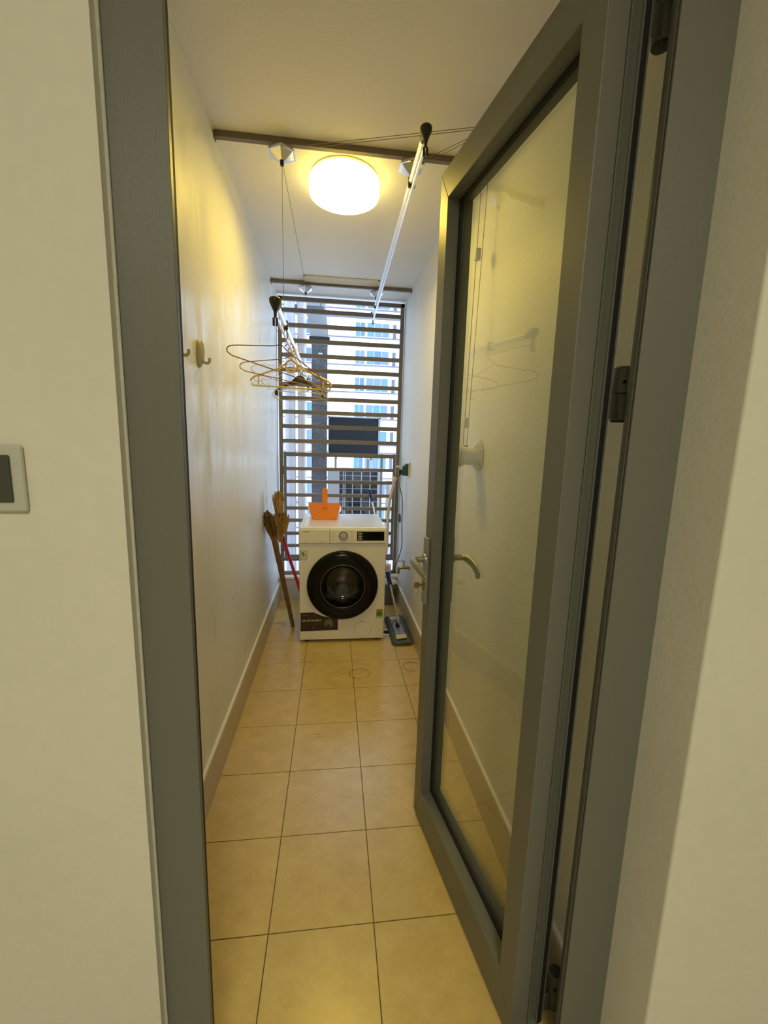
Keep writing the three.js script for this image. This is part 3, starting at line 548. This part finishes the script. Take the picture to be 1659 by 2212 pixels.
{
  const t = thing('straw_broom', 'pale straw broom with bright red handle behind the brown broom', 'broom', [0, 0, 0], 0, 'brooms on the left wall');
  const top = V3(-0.196, 0.70, -2.045), foot = V3(-0.052, 0.004, -2.42), L = foot.distanceTo(top);
  place(t, foot.toArray(), top.clone().sub(foot).toArray(), [0.35, 0, 1]);
  part(t, 'handle', rod([0, 0, 0], [0, L + 0.02, 0], 0.0125, 0.0125, 16), std(lin(0.75, 0.02, 0.03), 0.35), 'bright red plastic handle');
  part(t, 'handle_joint', rod([0, L - 0.04, 0], [0, L, 0], 0.014, 0.014, 16), std(lin(0.4, 0.01, 0.015), 0.4));
  part(t, 'binding', new THREE.TorusGeometry(0.0135, 0.002, 6, 20).rotateX(Math.PI / 2).translate(0, L + 0.012, 0), std(lin(0.8, 0.3, 0.33), 0.6), 'pink binding');
  const head = new THREE.Group(); scene.add(head);                              // straw head, bent up against the wall
  place(head, [-0.203, 0.665, -2.0], [-0.02, 1, 0.14], [0.45, 0, 1]);
  bristles(head, 'bristles', [M.straw, M.strawMid, M.strawPale, M.straw], 330, [0.25, 0.062, 0.014, 0.007, 0.008, 0.34], 0, 'tan straw bristles');
  bristles(head, 'tip_bristles', [M.strawPale, M.straw, M.strawMid], 190, [0.17, 0.036, 0.013, 0.022, 0.002, 0.3], 0.215, 'pale straw tuft at the tip');
  for (const y of [0.085, 0.215]) part(head, 'stitching', tube([[-0.03 - y * 0.05, y, 0.014], [0, y + 0.004, 0.018], [0.03 + y * 0.05, y, 0.014]], 0.0014, 5), M.strawDark);
  head.updateMatrixWorld(true); t.updateMatrixWorld(true); for (const m of [...head.children]) t.attach(m); scene.remove(head);
}
// ------------------------------------------------------------------ flat mop on the right
{
  const t = thing('flat_mop', 'flat mop with grey fringed pad and steel handle beside the washing machine', 'mop', [0.661, 0.004, -1.915]);
  const tilt = new THREE.Matrix4().makeRotationFromEuler(new THREE.Euler(0, R(0.6), R(6), 'YXZ')), flat = (gs) => merge(gs).applyMatrix4(tilt);
  const pn = noiseGrid(0, 40, 40), pad = new THREE.PlaneGeometry(0.116, 0.46, 22, 70).rotateX(-Math.PI / 2), pp = pad.attributes.position;
  for (let i = 0; i < pp.count; i++) { const x = pp.getX(i), z = pp.getZ(i), e = Math.max(Math.abs(x) / 0.058, Math.abs(z) / 0.23); pp.setXYZ(i, x * (1 + 0.03 * (pn(z * 3, 0.2) - 0.5)), (e > 0.97 ? 0.001 : 0.013) + 0.009 * pn(x * 9, z * 5), z * (1 + 0.01 * (pn(x * 4, 0.7) - 0.5))); }
  pad.computeVertexNormals();
  const fr = []; for (let i = 0; i < 170; i++) { const s = i / 170, per = 2 * (0.115 + 0.45), d = s * per; let x, z, ox = 0, oz = 0; if (d < 0.115) { x = -0.0575 + d; z = -0.225; oz = -1; } else if (d < 0.565) { x = 0.0575; z = -0.225 + d - 0.115; ox = 1; } else if (d < 0.68) { x = 0.0575 - (d - 0.565); z = 0.225; oz = 1; } else { x = -0.0575; z = 0.225 - (d - 0.68); ox = -1; }
    fr.push(tube([[x, 0.012, z], [x + ox * 0.008 + rr(-0.003, 0.003), 0.016, z + oz * 0.008 + rr(-0.003, 0.003)], [x + ox * 0.014 + rr(-0.004, 0.004), 0.004, z + oz * 0.014 + rr(-0.004, 0.004)]], 0.0032, 5, 5)); }
  const pd = part(t, 'pad', flat([pad, box(-0.06, 0, -0.226, 0.06, 0.012, 0.226)]), std(lin(0.13, 0.15, 0.19), 0.95), 'blue-grey microfibre pad');
  const f2 = part(pd, 'fringe', flat(fr), std(lin(0.1, 0.12, 0.16), 0.95)); f2.userData.kind = 'stuff';
  part(t, 'plate', flat(rbox(-0.036, 0.022, -0.185, 0.036, 0.03, 0.185, 0.003)), std(lin(0.3, 0.31, 0.33), 0.35, { metalness: 0.5 }), 'grey metal plate');
  for (const [z0, z1] of [[0.135, 0.195], [-0.185, -0.13]]) part(t, 'strap', flat(rbox(-0.038, 0.029, z0, 0.038, 0.035, z1, 0.002)), M.cream, 'cream plastic end clip');
  part(t, 'wire_bracket', flat(tube([[-0.034, 0.032, -0.05], [-0.02, 0.06, -0.03], [0.01, 0.064, -0.028], [0.034, 0.04, -0.05]], 0.0025, 6)), M.black);
  part(t, 'swivel_joint', flat([rbox(-0.014, 0.028, -0.02, 0.014, 0.05, 0.012, 0.004), new THREE.SphereGeometry(0.014, 14, 10).translate(0, 0.05, -0.004)]), M.black, 'black swivel joint');
  t.updateMatrixWorld(true);
  const inv = t.matrixWorld.clone().invert(), L2 = (q) => V3(...q).applyMatrix4(inv).toArray();
  const A = [0.666, 0.056, -1.918], B = [0.483, 0.976, -2.545], at = (k) => A.map((a, i) => a + (B[i] - a) * k);
  part(t, 'lower_tube', rod(L2(A), L2(at(0.34)), 0.0085, 0.0085, 14), M.chrome, 'steel tube');
  part(t, 'upper_tube', rod(L2(at(0.32)), L2(at(0.94)), 0.0065, 0.0065, 14), M.chrome, 'steel tube');
  const blue = std(lin(0.012, 0.018, 0.14), 0.4);
  part(t, 'lock_collar', rod(L2(at(0.27)), L2(at(0.36)), 0.017, 0.0155, 16), blue, 'navy blue locking collar');
  part(t, 'grip', rod(L2(at(0.915)), L2(at(1.01)), 0.0125, 0.0165, 16), blue, 'navy blue grip');
}
// floor drain
{
  const t = thing('floor_drain', 'square steel floor drain with round black hole beside the machine', 'drain', [0.572, 0.0004, -1.893]);
  const s = rrect(-0.046, -0.046, 0.046, 0.046, 0.003), h = new THREE.Path(); h.absarc(0, 0, 0.031, 0, Math.PI * 2, true); s.holes.push(h);
  part(t, 'cover', extrude(s, 0.004, 0.0006, 32).rotateX(-Math.PI / 2), M.chrome, 'square steel cover');
  part(t, 'hole', new THREE.CylinderGeometry(0.031, 0.031, 0.0015, 28).translate(0, 0.0009, 0), M.rubber, 'dark drain hole');
}

// ------------------------------------------------------------------ fittings on the right wall
{
  const t = thing('wall_socket', 'cream wall socket plate holding the teal adapter', 'socket', [XR, 1.192, -2.19]);
  part(t, 'plate', rbox(-0.011, -0.056, -0.04, -0.0005, 0.056, 0.045, 0.003), M.cream);
  const a = thing('plug_adapter', 'dark teal plug adapter in the cream wall socket', 'plug', [XR - 0.0115, 1.187, -2.195]);
  const s = new THREE.Shape(); s.moveTo(0, -0.045); s.lineTo(0, 0.05); s.quadraticCurveTo(-0.028, 0.05, -0.045, 0.012); s.quadraticCurveTo(-0.052, -0.02, -0.046, -0.04); s.closePath();
  part(a, 'body', extrude(s, 0.06, 0.003).translate(0, 0, -0.03), new THREE.MeshPhysicalMaterial({ color: lin(0.012, 0.07, 0.085), roughness: 0.25 }));
  part(a, 'plug', [rbox(-0.068, -0.032, -0.018, -0.046, 0.004, 0.018, 0.005), rod([-0.058, -0.03, 0], [-0.058, -0.052, 0], 0.006, 0.004, 10)], M.black, 'black machine plug');
}
single('power_cable', 'dark power cable hanging from the teal adapter to the machine', 'cable',
  tube([[0.681, 1.136, -2.195], [0.684, 1.06, -2.2], [0.722, 0.95, -2.29], [0.7435, 0.8, -2.4], [0.7435, 0.68, -2.385], [0.742, 0.54, -2.36], [0.72, 0.4, -2.42], [0.68, 0.29, -2.46], [0.6, 0.235, -2.45], [0.535, 0.3, -2.38], [0.5, 0.34, -2.335]], 0.0036, 7, 80), std(lin(0.06, 0.055, 0.045), 0.6));
{
  const t = thing('water_tap', 'brown metal wall tap with cream handle feeding the hose', 'tap', [XR, 1.155, -2.47]);
  part(t, 'body', [rod([-0.0005, 0, 0], [-0.055, 0, 0], 0.011), rod([-0.045, 0.01, 0], [-0.062, -0.045, 0], 0.01, 0.012), rod([-0.0005, 0, 0], [-0.006, 0, 0], 0.02, 0.018, 20)], M.steelDull);
  part(t, 'handle', rbox(-0.058, 0.034, -0.012, -0.018, 0.052, 0.012, 0.004), M.cream, 'cream plastic handle');
  part(t, 'stem', rod([-0.04, 0.005, 0], [-0.04, 0.036, 0], 0.006), M.steelDull);
  part(t, 'hose_nut', rod([-0.062, -0.043, 0], [-0.072, -0.075, 0], 0.017, 0.015, 10), M.cream, 'cream hose nut');
}
single('inlet_hose', 'cream ribbed inlet hose curving from tap down behind the machine', 'hose',
  tube([[0.677, 1.078, -2.47], [0.668, 1.02, -2.475], [0.648, 0.9, -2.49], [0.638, 0.75, -2.5], [0.636, 0.6, -2.49], [0.622, 0.47, -2.46], [0.57, 0.38, -2.42], [0.5, 0.42, -2.375], [0.47, 0.5, -2.347]], 0.0115, 10, 90), M.cream);
{
  const t = thing('brass_tap', 'small brass tap low on the wall beside the door handle', 'tap', [XR, 0.46, -2.02]);
  part(t, 'body', [rod([-0.0005, 0, 0], [-0.06, 0, 0], 0.011, 0.012, 14), rod([-0.0005, 0, 0], [-0.006, 0, 0], 0.022, 0.02, 20), rod([-0.055, 0.0, 0], [-0.078, -0.004, 0], 0.012, 0.011, 14), rod([-0.076, 0.004, 0], [-0.085, -0.045, 0], 0.0105, 0.0105, 14)], M.brass);
  part(t, 'lever', [rod([-0.045, 0.008, 0], [-0.045, 0.05, 0], 0.006), rbox(-0.1, 0.05, -0.006, -0.035, 0.055, 0.006, 0.002)], M.satin, 'thin steel lever');
}
{
  const t = thing('pipe_cap', 'dark oval pipe cover on the right wall behind the hose', 'pipe cover', [XR, 0.75, -2.53]);
  part(t, 'rim', new THREE.TorusGeometry(0.032, 0.005, 8, 28).rotateY(Math.PI / 2).translate(-0.006, 0, 0), M.black);
  part(t, 'cap', new THREE.CylinderGeometry(0.03, 0.03, 0.006, 24).rotateZ(Math.PI / 2).translate(-0.0036, 0, 0), M.steelDull);
}
{ // detergent pouch and white tub on the ledge, bucket below
  const t = single('detergent_pouch', 'pink and blue detergent pouch on the ledge right of the machine', 'pouch', (() => { const g = new THREE.BoxGeometry(0.075, 0.1, 0.035, 6, 6, 4), p = g.attributes.position; for (let i = 0; i < p.count; i++) { const k = 1 - 0.75 * Math.pow(Math.abs(p.getY(i)) / 0.05, 3); p.setZ(i, p.getZ(i) * k); } g.computeVertexNormals(); return g.translate(0.655, 0.27, -2.6); })(),
    std(0xffffff, 0.4, { map: canvasTex(128, 160, (c, w, h) => { c.fillStyle = '#f2d5dc'; c.fillRect(0, 0, w, h); c.fillStyle = '#e0567f'; c.beginPath(); c.ellipse(52, 52, 42, 38, 0.4, 0, 7); c.fill(); c.fillStyle = '#9cc9e8'; c.beginPath(); c.moveTo(0, 160); c.lineTo(40, 120); c.lineTo(128, 70); c.lineTo(128, 160); c.fill(); c.fillStyle = '#4f93cf'; c.beginPath(); c.ellipse(90, 118, 22, 15, -0.4, 0, 7); c.fill(); }) }));
  const b = thing('waste_bin', 'dark bin with a pale lid in the corner behind the mop', 'bin', [0.668, 0, -2.47]);
  part(b, 'bin_body', lathe([[0, 0.0005], [0.05, 0.0005], [0.063, 0.19], [0.066, 0.192], [0.06, 0.188], [0.048, 0.006], [0, 0.006]], 28), std(lin(0.16, 0.14, 0.12), 0.5));
  part(b, 'lid', lathe([[0.066, 0.19], [0.066, 0.2], [0.05, 0.216], [0, 0.222]], 28), std(lin(0.6, 0.57, 0.5), 0.45), 'pale lid');
}
// adhesive hooks on the left wall
function wallHook(y, z, label) {
  const t = thing('wall_hook', label, 'hook', [XL, y, z], 0, 'hooks on the left wall');
  const tan = std(lin(0.66, 0.6, 0.46), 0.35), dome = (sx, sy, sz) => new THREE.SphereGeometry(1, 28, 20, 0, Math.PI).rotateY(Math.PI / 2).scale(sx, sy, sz);
  part(t, 'body', dome(0.019, 0.046, 0.023).translate(0.0005, 0, 0), tan);
  part(t, 'hook', tube([[0.014, -0.02, 0], [0.02, -0.028, 0], [0.03, -0.029, 0], [0.036, -0.021, 0], [0.036, -0.012, 0]], 0.005, 8), tan);
  part(t, 'face', dome(0.0105, 0.036, 0.012).translate(0.0115, 0.009, 0), M.plasticWhite, 'glossy white face');
}
wallHook(1.668, -0.568, 'oval cream adhesive hook with white face on the left wall');
wallHook(1.652, -0.352, 'oval cream adhesive hook half hidden behind the door frame');

// ------------------------------------------------------------------ hangers on the lowered pole
const arc = (cx, cy, r, a0, a1, n) => { const o = []; for (let i = 0; i <= n; i++) { const q = a0 + (a1 - a0) * i / n; o.push([cx + r * Math.cos(q), cy + r * Math.sin(q), 0]); } return o; };
function hang(t, z, yaw, roll) { z = -0.69 - 0.085 * Math.round((-0.69 - z) / 0.085); t.position.set(-0.036, 1.833, z); t.rotation.set(0, R(yaw), R(roll), 'YXZ'); }
const hookPts = () => [[-0.026, -0.012, 0], ...arc(0, -0.016, 0.02, Math.PI * 0.95, 0, 7), [0.018, -0.03, 0], [0.004, -0.046, 0], [0, -0.06, 0]];
function wireHanger(label, mat, z, yaw, roll, w, loops, r = 0.0017) {
  const t = thing('wire_hanger', label, 'hanger', [0, 0, 0], 0, 'hangers on the lowered pole');
  hang(t, z, yaw, roll);
  part(t, 'hook', tube(hookPts(), r, 6, 40), mat);
  const arm = (s) => loops
    ? [[0, -0.06, 0], [s * w * 0.3, -0.075, 0], [s * w * 0.62, -0.112, 0], [s * w * 0.72, -0.105, 0], [s * w * 0.77, -0.122, 0], [s * w * 0.88, -0.135, 0], [s * w * 1.0, -0.13, 0], [s * w * 1.02, -0.15, 0], [s * w * 0.9, -0.165, 0], [s * w * 0.84, -0.15, 0], [s * w * 0.8, -0.168, 0], [s * w * 0.86, -0.182, 0], [s * w * 0.7, -0.178, 0]]
    : [[0, -0.06, 0], [s * w * 0.18, -0.078, 0], [s * w * 0.5, -0.1, 0], [s * w * 0.9, -0.128, 0], [s * w * 1.0, -0.142, 0], [s * w * 1.0, -0.158, 0], [s * w * 0.9, -0.168, 0]];
  const yb = loops ? -0.178 : -0.168, xb = loops ? 0.7 : 0.9;
  part(t, 'frame', [tube(arm(-1), r, 6, 48), tube(arm(1), r, 6, 48), rod([-w * xb, yb, 0], [w * xb, yb, 0], r, r, 6)], mat);
  return t;
}
M.wireCream = std(lin(0.55, 0.44, 0.25), 0.35, { metalness: 0.2 });
wireHanger('mauve coated wire hanger at the room end of the pole, turned to the wall', M.mauve, -0.9, 25, -12, 0.2, false, 0.0024);
wireHanger('mauve coated wire hanger second along the pole, over the cream plastic one', M.mauve, -1.12, 12, -9, 0.205, false, 0.0024);
wireHanger('cream wire hanger with looped ends just behind the cream plastic hanger', M.wireCream, -1.4, 14, -4, 0.2, true);
wireHanger('cream wire hanger with looped ends tilted beside the black hanger', M.wireCream, -1.52, 30, -4, 0.2, true);
wireHanger('cream wire hanger with looped ends behind the black hanger', M.wireCream, -1.86, -12, 2, 0.2, true);
wireHanger('cream wire hanger with looped ends at the grille end of the pole', M.wireCream, -2.05, 8, -3, 0.2, true);
wireHanger('plain cream wire hanger between the plastic and the black hanger', M.wireCream, -1.3, 34, -11, 0.2, false);
{
  const t = thing('plastic_hanger', 'thick cream plastic hanger with round hook opening and trouser bar', 'hanger', [0, 0, 0], 0, 'hangers on the lowered pole');
  hang(t, -1.22, -14, -3);
  const w = 0.205, r = 0.0052;
  part(t, 'hook', tube([[-0.02, -0.008, 0], ...arc(0, -0.014, 0.019, Math.PI * 0.9, -0.3, 8), [0.006, -0.04, 0], [0, -0.052, 0]], r * 0.8, 8, 36), M.cream);
  part(t, 'loop', [new THREE.TorusGeometry(0.029, r * 0.9, 8, 28).translate(0, -0.085, 0), rod([-0.026, -0.1, 0], [0.026, -0.1, 0], r * 0.8, r * 0.8, 8)], M.cream);
  for (const s of [-1, 1]) part(t, 'arm', tube([[s * 0.024, -0.07, 0], [s * 0.06, -0.095, 0], [s * 0.12, -0.118, 0], [s * w * 0.9, -0.142, 0], [s * w, -0.156, 0], [s * (w + 0.004), -0.168, 0]], r, 8, 30), M.cream);
  part(t, 'trouser_bar', [rod([-w * 0.88, -0.188, 0], [w * 0.88, -0.188, 0], r * 0.8, r * 0.8, 8), ...[-1, 1].flatMap((s) => [rod([s * w * 0.82, -0.138, 0], [s * w * 0.82, -0.188, 0], r * 0.75, r * 0.75, 8), tube([[s * w * 0.88, -0.188, 0], [s * w * 0.97, -0.187, 0], [s * w * 0.985, -0.175, 0]], r * 0.8, 8)])], M.cream);
}
{
  const t = thing('clip_hanger', 'black plastic hanger with small clips on a thin bar', 'hanger', [0, 0, 0], 0, 'hangers on the lowered pole');
  hang(t, -1.72, -12, -2);
  part(t, 'hook', tube(hookPts(), 0.0024, 6, 40), M.black);
  const s = new THREE.Shape(); s.moveTo(-0.022, -0.058); s.quadraticCurveTo(0, -0.048, 0.022, -0.058); s.quadraticCurveTo(0.05, -0.096, 0.155, -0.145); s.lineTo(0.15, -0.15); s.quadraticCurveTo(0.06, -0.106, 0, -0.105); s.quadraticCurveTo(-0.06, -0.106, -0.15, -0.15); s.lineTo(-0.155, -0.145); s.quadraticCurveTo(-0.05, -0.096, -0.022, -0.058);
  part(t, 'shoulders', extrude(s, 0.008, 0.002, 20).translate(0, 0, -0.004), std(lin(0.03, 0.016, 0.012), 0.4));
  part(t, 'clip_bar', rod([-0.15, -0.152, 0], [0.15, -0.152, 0], 0.0016, 0.0016, 6), M.chrome);
  for (const x of [-0.145, 0.145]) part(t, 'clip', rbox(x - 0.01, -0.178, -0.008, x + 0.01, -0.15, 0.008, 0.003), M.black, 'small black clip');
}

// ------------------------------------------------------------------ outside: service ledge, column, pipes, air conditioners, facing tower
structure('floor_ledge', 'concrete service ledge outside the grille', 'ledge', box(-1.2, -0.22, -4.9, 1.6, -0.1, -2.9), M.exterior);
{
  const cn = noiseGrid(0, 64, 64), cn2 = noiseGrid(0, 9, 9);
  const conc = std(0xffffff, 0.95, { map: dataTex(256, (u, v) => { const k = 0.34 + 0.12 * cn(u, v) + 0.08 * (cn2(u, v) - 0.5); return [k, k * 1.01, k * 1.04]; }, true, 1.5), bumpMap: plainBump, bumpScale: 0.003 });
  const pale = std(lin(0.4, 0.41, 0.42), 0.8, { bumpMap: plainBump, bumpScale: 0.002 });
  const t = thing('grey_column', 'dark grey rendered column standing outside behind the grille', 'column', [0.025, -0.1, -3.45]);
  part(t, 'shaft', box(-0.078, 0, -0.08, 0.078, 2.48, 0.08), conc);
  part(t, 'collar', box(-0.1, 2.47, -0.1, 0.1, 2.5, 0.1), M.black, 'dark joint under the slanted head');
  part(t, 'head', extrude(poly([[-0.088, 2.5], [0.088, 2.5], [0.02, 3.2], [-0.2, 3.2]]), 0.16).translate(0, 0, -0.08), pale, 'paler slanted head');
  part(t, 'notice', box(-0.012, 2.33, 0.0802, 0.03, 2.352, 0.0812), M.white, 'small white label plate');
  const bm = thing('steel_bracket', 'dark steel bracket above the slanted column head outside', 'bracket', [-0.06, 2.62, -3.26]);
  part(bm, 'plate', box(-0.15, -0.02, -0.04, 0.13, 0.02, 0.04), std(lin(0.12, 0.13, 0.13), 0.6));
  part(bm, 'drop_rod', [rod([-0.12, 0.02, 0], [-0.12, 0.5, 0], 0.006), rod([0.1, 0.02, 0], [0.1, 0.5, 0], 0.006)], std(lin(0.12, 0.13, 0.13), 0.6));
}
const pipeM = std(lin(0.66, 0.66, 0.72), 0.45), pipeB = std(lin(0.66, 0.6, 0.58), 0.5);
[[-0.238, -3.12, 0.05, 4.2, pipeM, 'wide pale lavender drain pipe next to the left grille post outside'], [-0.128, -3.14, 0.042, 4.2, pipeB, 'pale pinkish drain pipe between the lavender pipe and grey column'], [0.722, -3.1, 0.036, 1.12, pipeB, 'pale drain pipe outside near the right grille post']].forEach(([x, z, r, h, m, label]) => {
  const t = thing('drain_pipe', label, 'pipe', [x, -0.1, z], 0, 'drain pipes outside the grille');
  part(t, 'pipe', new THREE.CylinderGeometry(r, r, h, 24).translate(0, h / 2, 0), m);
  for (const y of h > 2 ? [0.9, 2.4] : [0.7, 1.08]) part(t, 'socket_joint', new THREE.CylinderGeometry(r + 0.005, r + 0.005, 0.08, 24).translate(0, y, 0), m);
});
{
  const post = thing('rail_post', 'slim brown-grey post outside between air conditioner and right pipe', 'post', [0.662, -0.1, -3.3]);
  part(post, 'post', box(-0.011, 0, -0.011, 0.011, 1.38, 0.011), M.steelDull); part(post, 'foot_plate', box(-0.03, 0, -0.03, 0.03, 0.008, 0.03), M.steelDull);
}
{
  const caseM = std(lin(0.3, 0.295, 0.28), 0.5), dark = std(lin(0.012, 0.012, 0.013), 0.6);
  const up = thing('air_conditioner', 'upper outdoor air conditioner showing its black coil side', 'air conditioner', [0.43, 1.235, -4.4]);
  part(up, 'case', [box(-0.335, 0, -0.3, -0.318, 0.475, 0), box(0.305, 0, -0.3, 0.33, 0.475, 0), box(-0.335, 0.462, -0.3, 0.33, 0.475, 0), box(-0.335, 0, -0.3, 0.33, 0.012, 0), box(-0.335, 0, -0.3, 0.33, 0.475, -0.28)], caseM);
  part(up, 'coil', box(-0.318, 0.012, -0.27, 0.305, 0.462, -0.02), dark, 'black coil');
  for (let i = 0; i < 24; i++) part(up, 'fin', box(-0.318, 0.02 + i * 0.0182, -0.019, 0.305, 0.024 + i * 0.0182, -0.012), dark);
  part(up, 'foot', [box(-0.25, -0.03, -0.28, -0.21, 0, 0.01), box(0.2, -0.03, -0.28, 0.24, 0, 0.01)], M.black);
  const sh = thing('wall_bracket', 'steel bracket shelf carrying the upper air conditioner', 'bracket', [0.43, 1.205, -4.4]);
  part(sh, 'arm', [box(-0.245, -0.03, -0.5, -0.215, 0, 0.02), box(0.205, -0.03, -0.5, 0.235, 0, 0.02)], M.steelDull);
  part(sh, 'upright', [box(-0.245, -1.3, -0.53, -0.215, 0, -0.5), box(0.205, -1.3, -0.53, 0.235, 0, -0.5)], M.steelDull);
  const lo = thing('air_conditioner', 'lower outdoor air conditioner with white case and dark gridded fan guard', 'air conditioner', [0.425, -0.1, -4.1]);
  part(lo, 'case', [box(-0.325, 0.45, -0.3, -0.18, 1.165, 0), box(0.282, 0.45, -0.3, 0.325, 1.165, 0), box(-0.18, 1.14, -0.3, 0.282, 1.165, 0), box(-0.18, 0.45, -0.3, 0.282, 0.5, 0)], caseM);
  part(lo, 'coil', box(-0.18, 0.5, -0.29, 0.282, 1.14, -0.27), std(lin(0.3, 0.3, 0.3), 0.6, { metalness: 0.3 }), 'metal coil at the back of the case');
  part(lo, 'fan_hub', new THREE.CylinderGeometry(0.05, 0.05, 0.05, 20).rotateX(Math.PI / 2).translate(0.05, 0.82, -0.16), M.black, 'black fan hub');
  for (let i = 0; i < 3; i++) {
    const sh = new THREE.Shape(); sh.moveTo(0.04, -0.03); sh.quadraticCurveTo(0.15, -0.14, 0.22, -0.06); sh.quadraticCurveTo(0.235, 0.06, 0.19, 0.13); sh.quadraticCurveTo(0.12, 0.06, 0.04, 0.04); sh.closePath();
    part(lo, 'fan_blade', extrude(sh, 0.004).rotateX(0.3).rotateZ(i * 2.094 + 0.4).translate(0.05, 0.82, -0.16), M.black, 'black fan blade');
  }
  for (let i = 0; i < 5; i++) part(lo, 'upright_bar', box([-0.135, -0.112, -0.02, 0.086, 0.192][i] - 0.006, 0.5, -0.012, [-0.135, -0.112, -0.02, 0.086, 0.192][i] + 0.006, 1.14, -0.002), caseM);
  for (let i = 0; i < 8; i++) part(lo, 'cross_bar', box(-0.18, 0.535 + i * 0.079, -0.01, 0.282, 0.541 + i * 0.079, -0.003), caseM);
  for (let i = 0; i < 30; i++) part(lo, 'fine_bar', box(-0.18, 0.515 + i * 0.0208, -0.022, 0.282, 0.518 + i * 0.0208, -0.016), std(lin(0.1, 0.1, 0.1), 0.6));
  part(lo, 'foot', [box(-0.25, 0, -0.26, -0.2, 0.45, -0.04), box(0.2, 0, -0.26, 0.25, 0.45, -0.04)], M.steelDull);
}
{ // white tower facing the balcony
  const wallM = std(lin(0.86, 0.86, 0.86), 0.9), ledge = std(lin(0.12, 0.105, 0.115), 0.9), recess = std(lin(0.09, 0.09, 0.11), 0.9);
  const gl = [lin(0.055, 0.1, 0.16), lin(0.055, 0.14, 0.16), lin(0.09, 0.13, 0.16)].map((c) => std(c, 0.25)), fr = std(lin(0.8, 0.82, 0.84), 0.7);
  const t = thing('apartment_tower', 'tall white apartment tower with blue windows facing the balcony', 'building', [0, -45, -49]);
  part(t, 'wall', box(-16, 0, -6, 18, 90, 0), wallM);
  for (let f = 8; f < 24; f++) {
    const y = f * 3 + 0.6;
    part(t, 'floor_ledge', box(-16, y - 0.35, 0, 18, y - 0.2, 0.35), ledge);
    part(t, 'floor_ledge', box(-16, y + 0.55, 0, 18, y + 0.68, 0.2), ledge);
    for (const [x0, x1, n] of [[2.5, 3.6, 2], [3.8, 6.35, 3], [-3.6, -2.4, 2]]) {
      const w = part(t, 'window', box(x0 - 0.06, y + 0.72, 0.001, x1 + 0.06, y + 2.3, 0.06), fr);
      for (let k = 0; k < n; k++) { const a = x0 + (x1 - x0) * k / n, b = x0 + (x1 - x0) * (k + 1) / n; part(w, 'pane', box(a + 0.02, y + 0.78, 0.061, b - 0.02, y + 2.24, 0.09), gl[Math.floor(rnd() * 3)]); }
    }
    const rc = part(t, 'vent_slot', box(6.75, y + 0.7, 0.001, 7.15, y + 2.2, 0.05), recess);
  }
}

shadows(scene);
renderer.render(scene, camera);
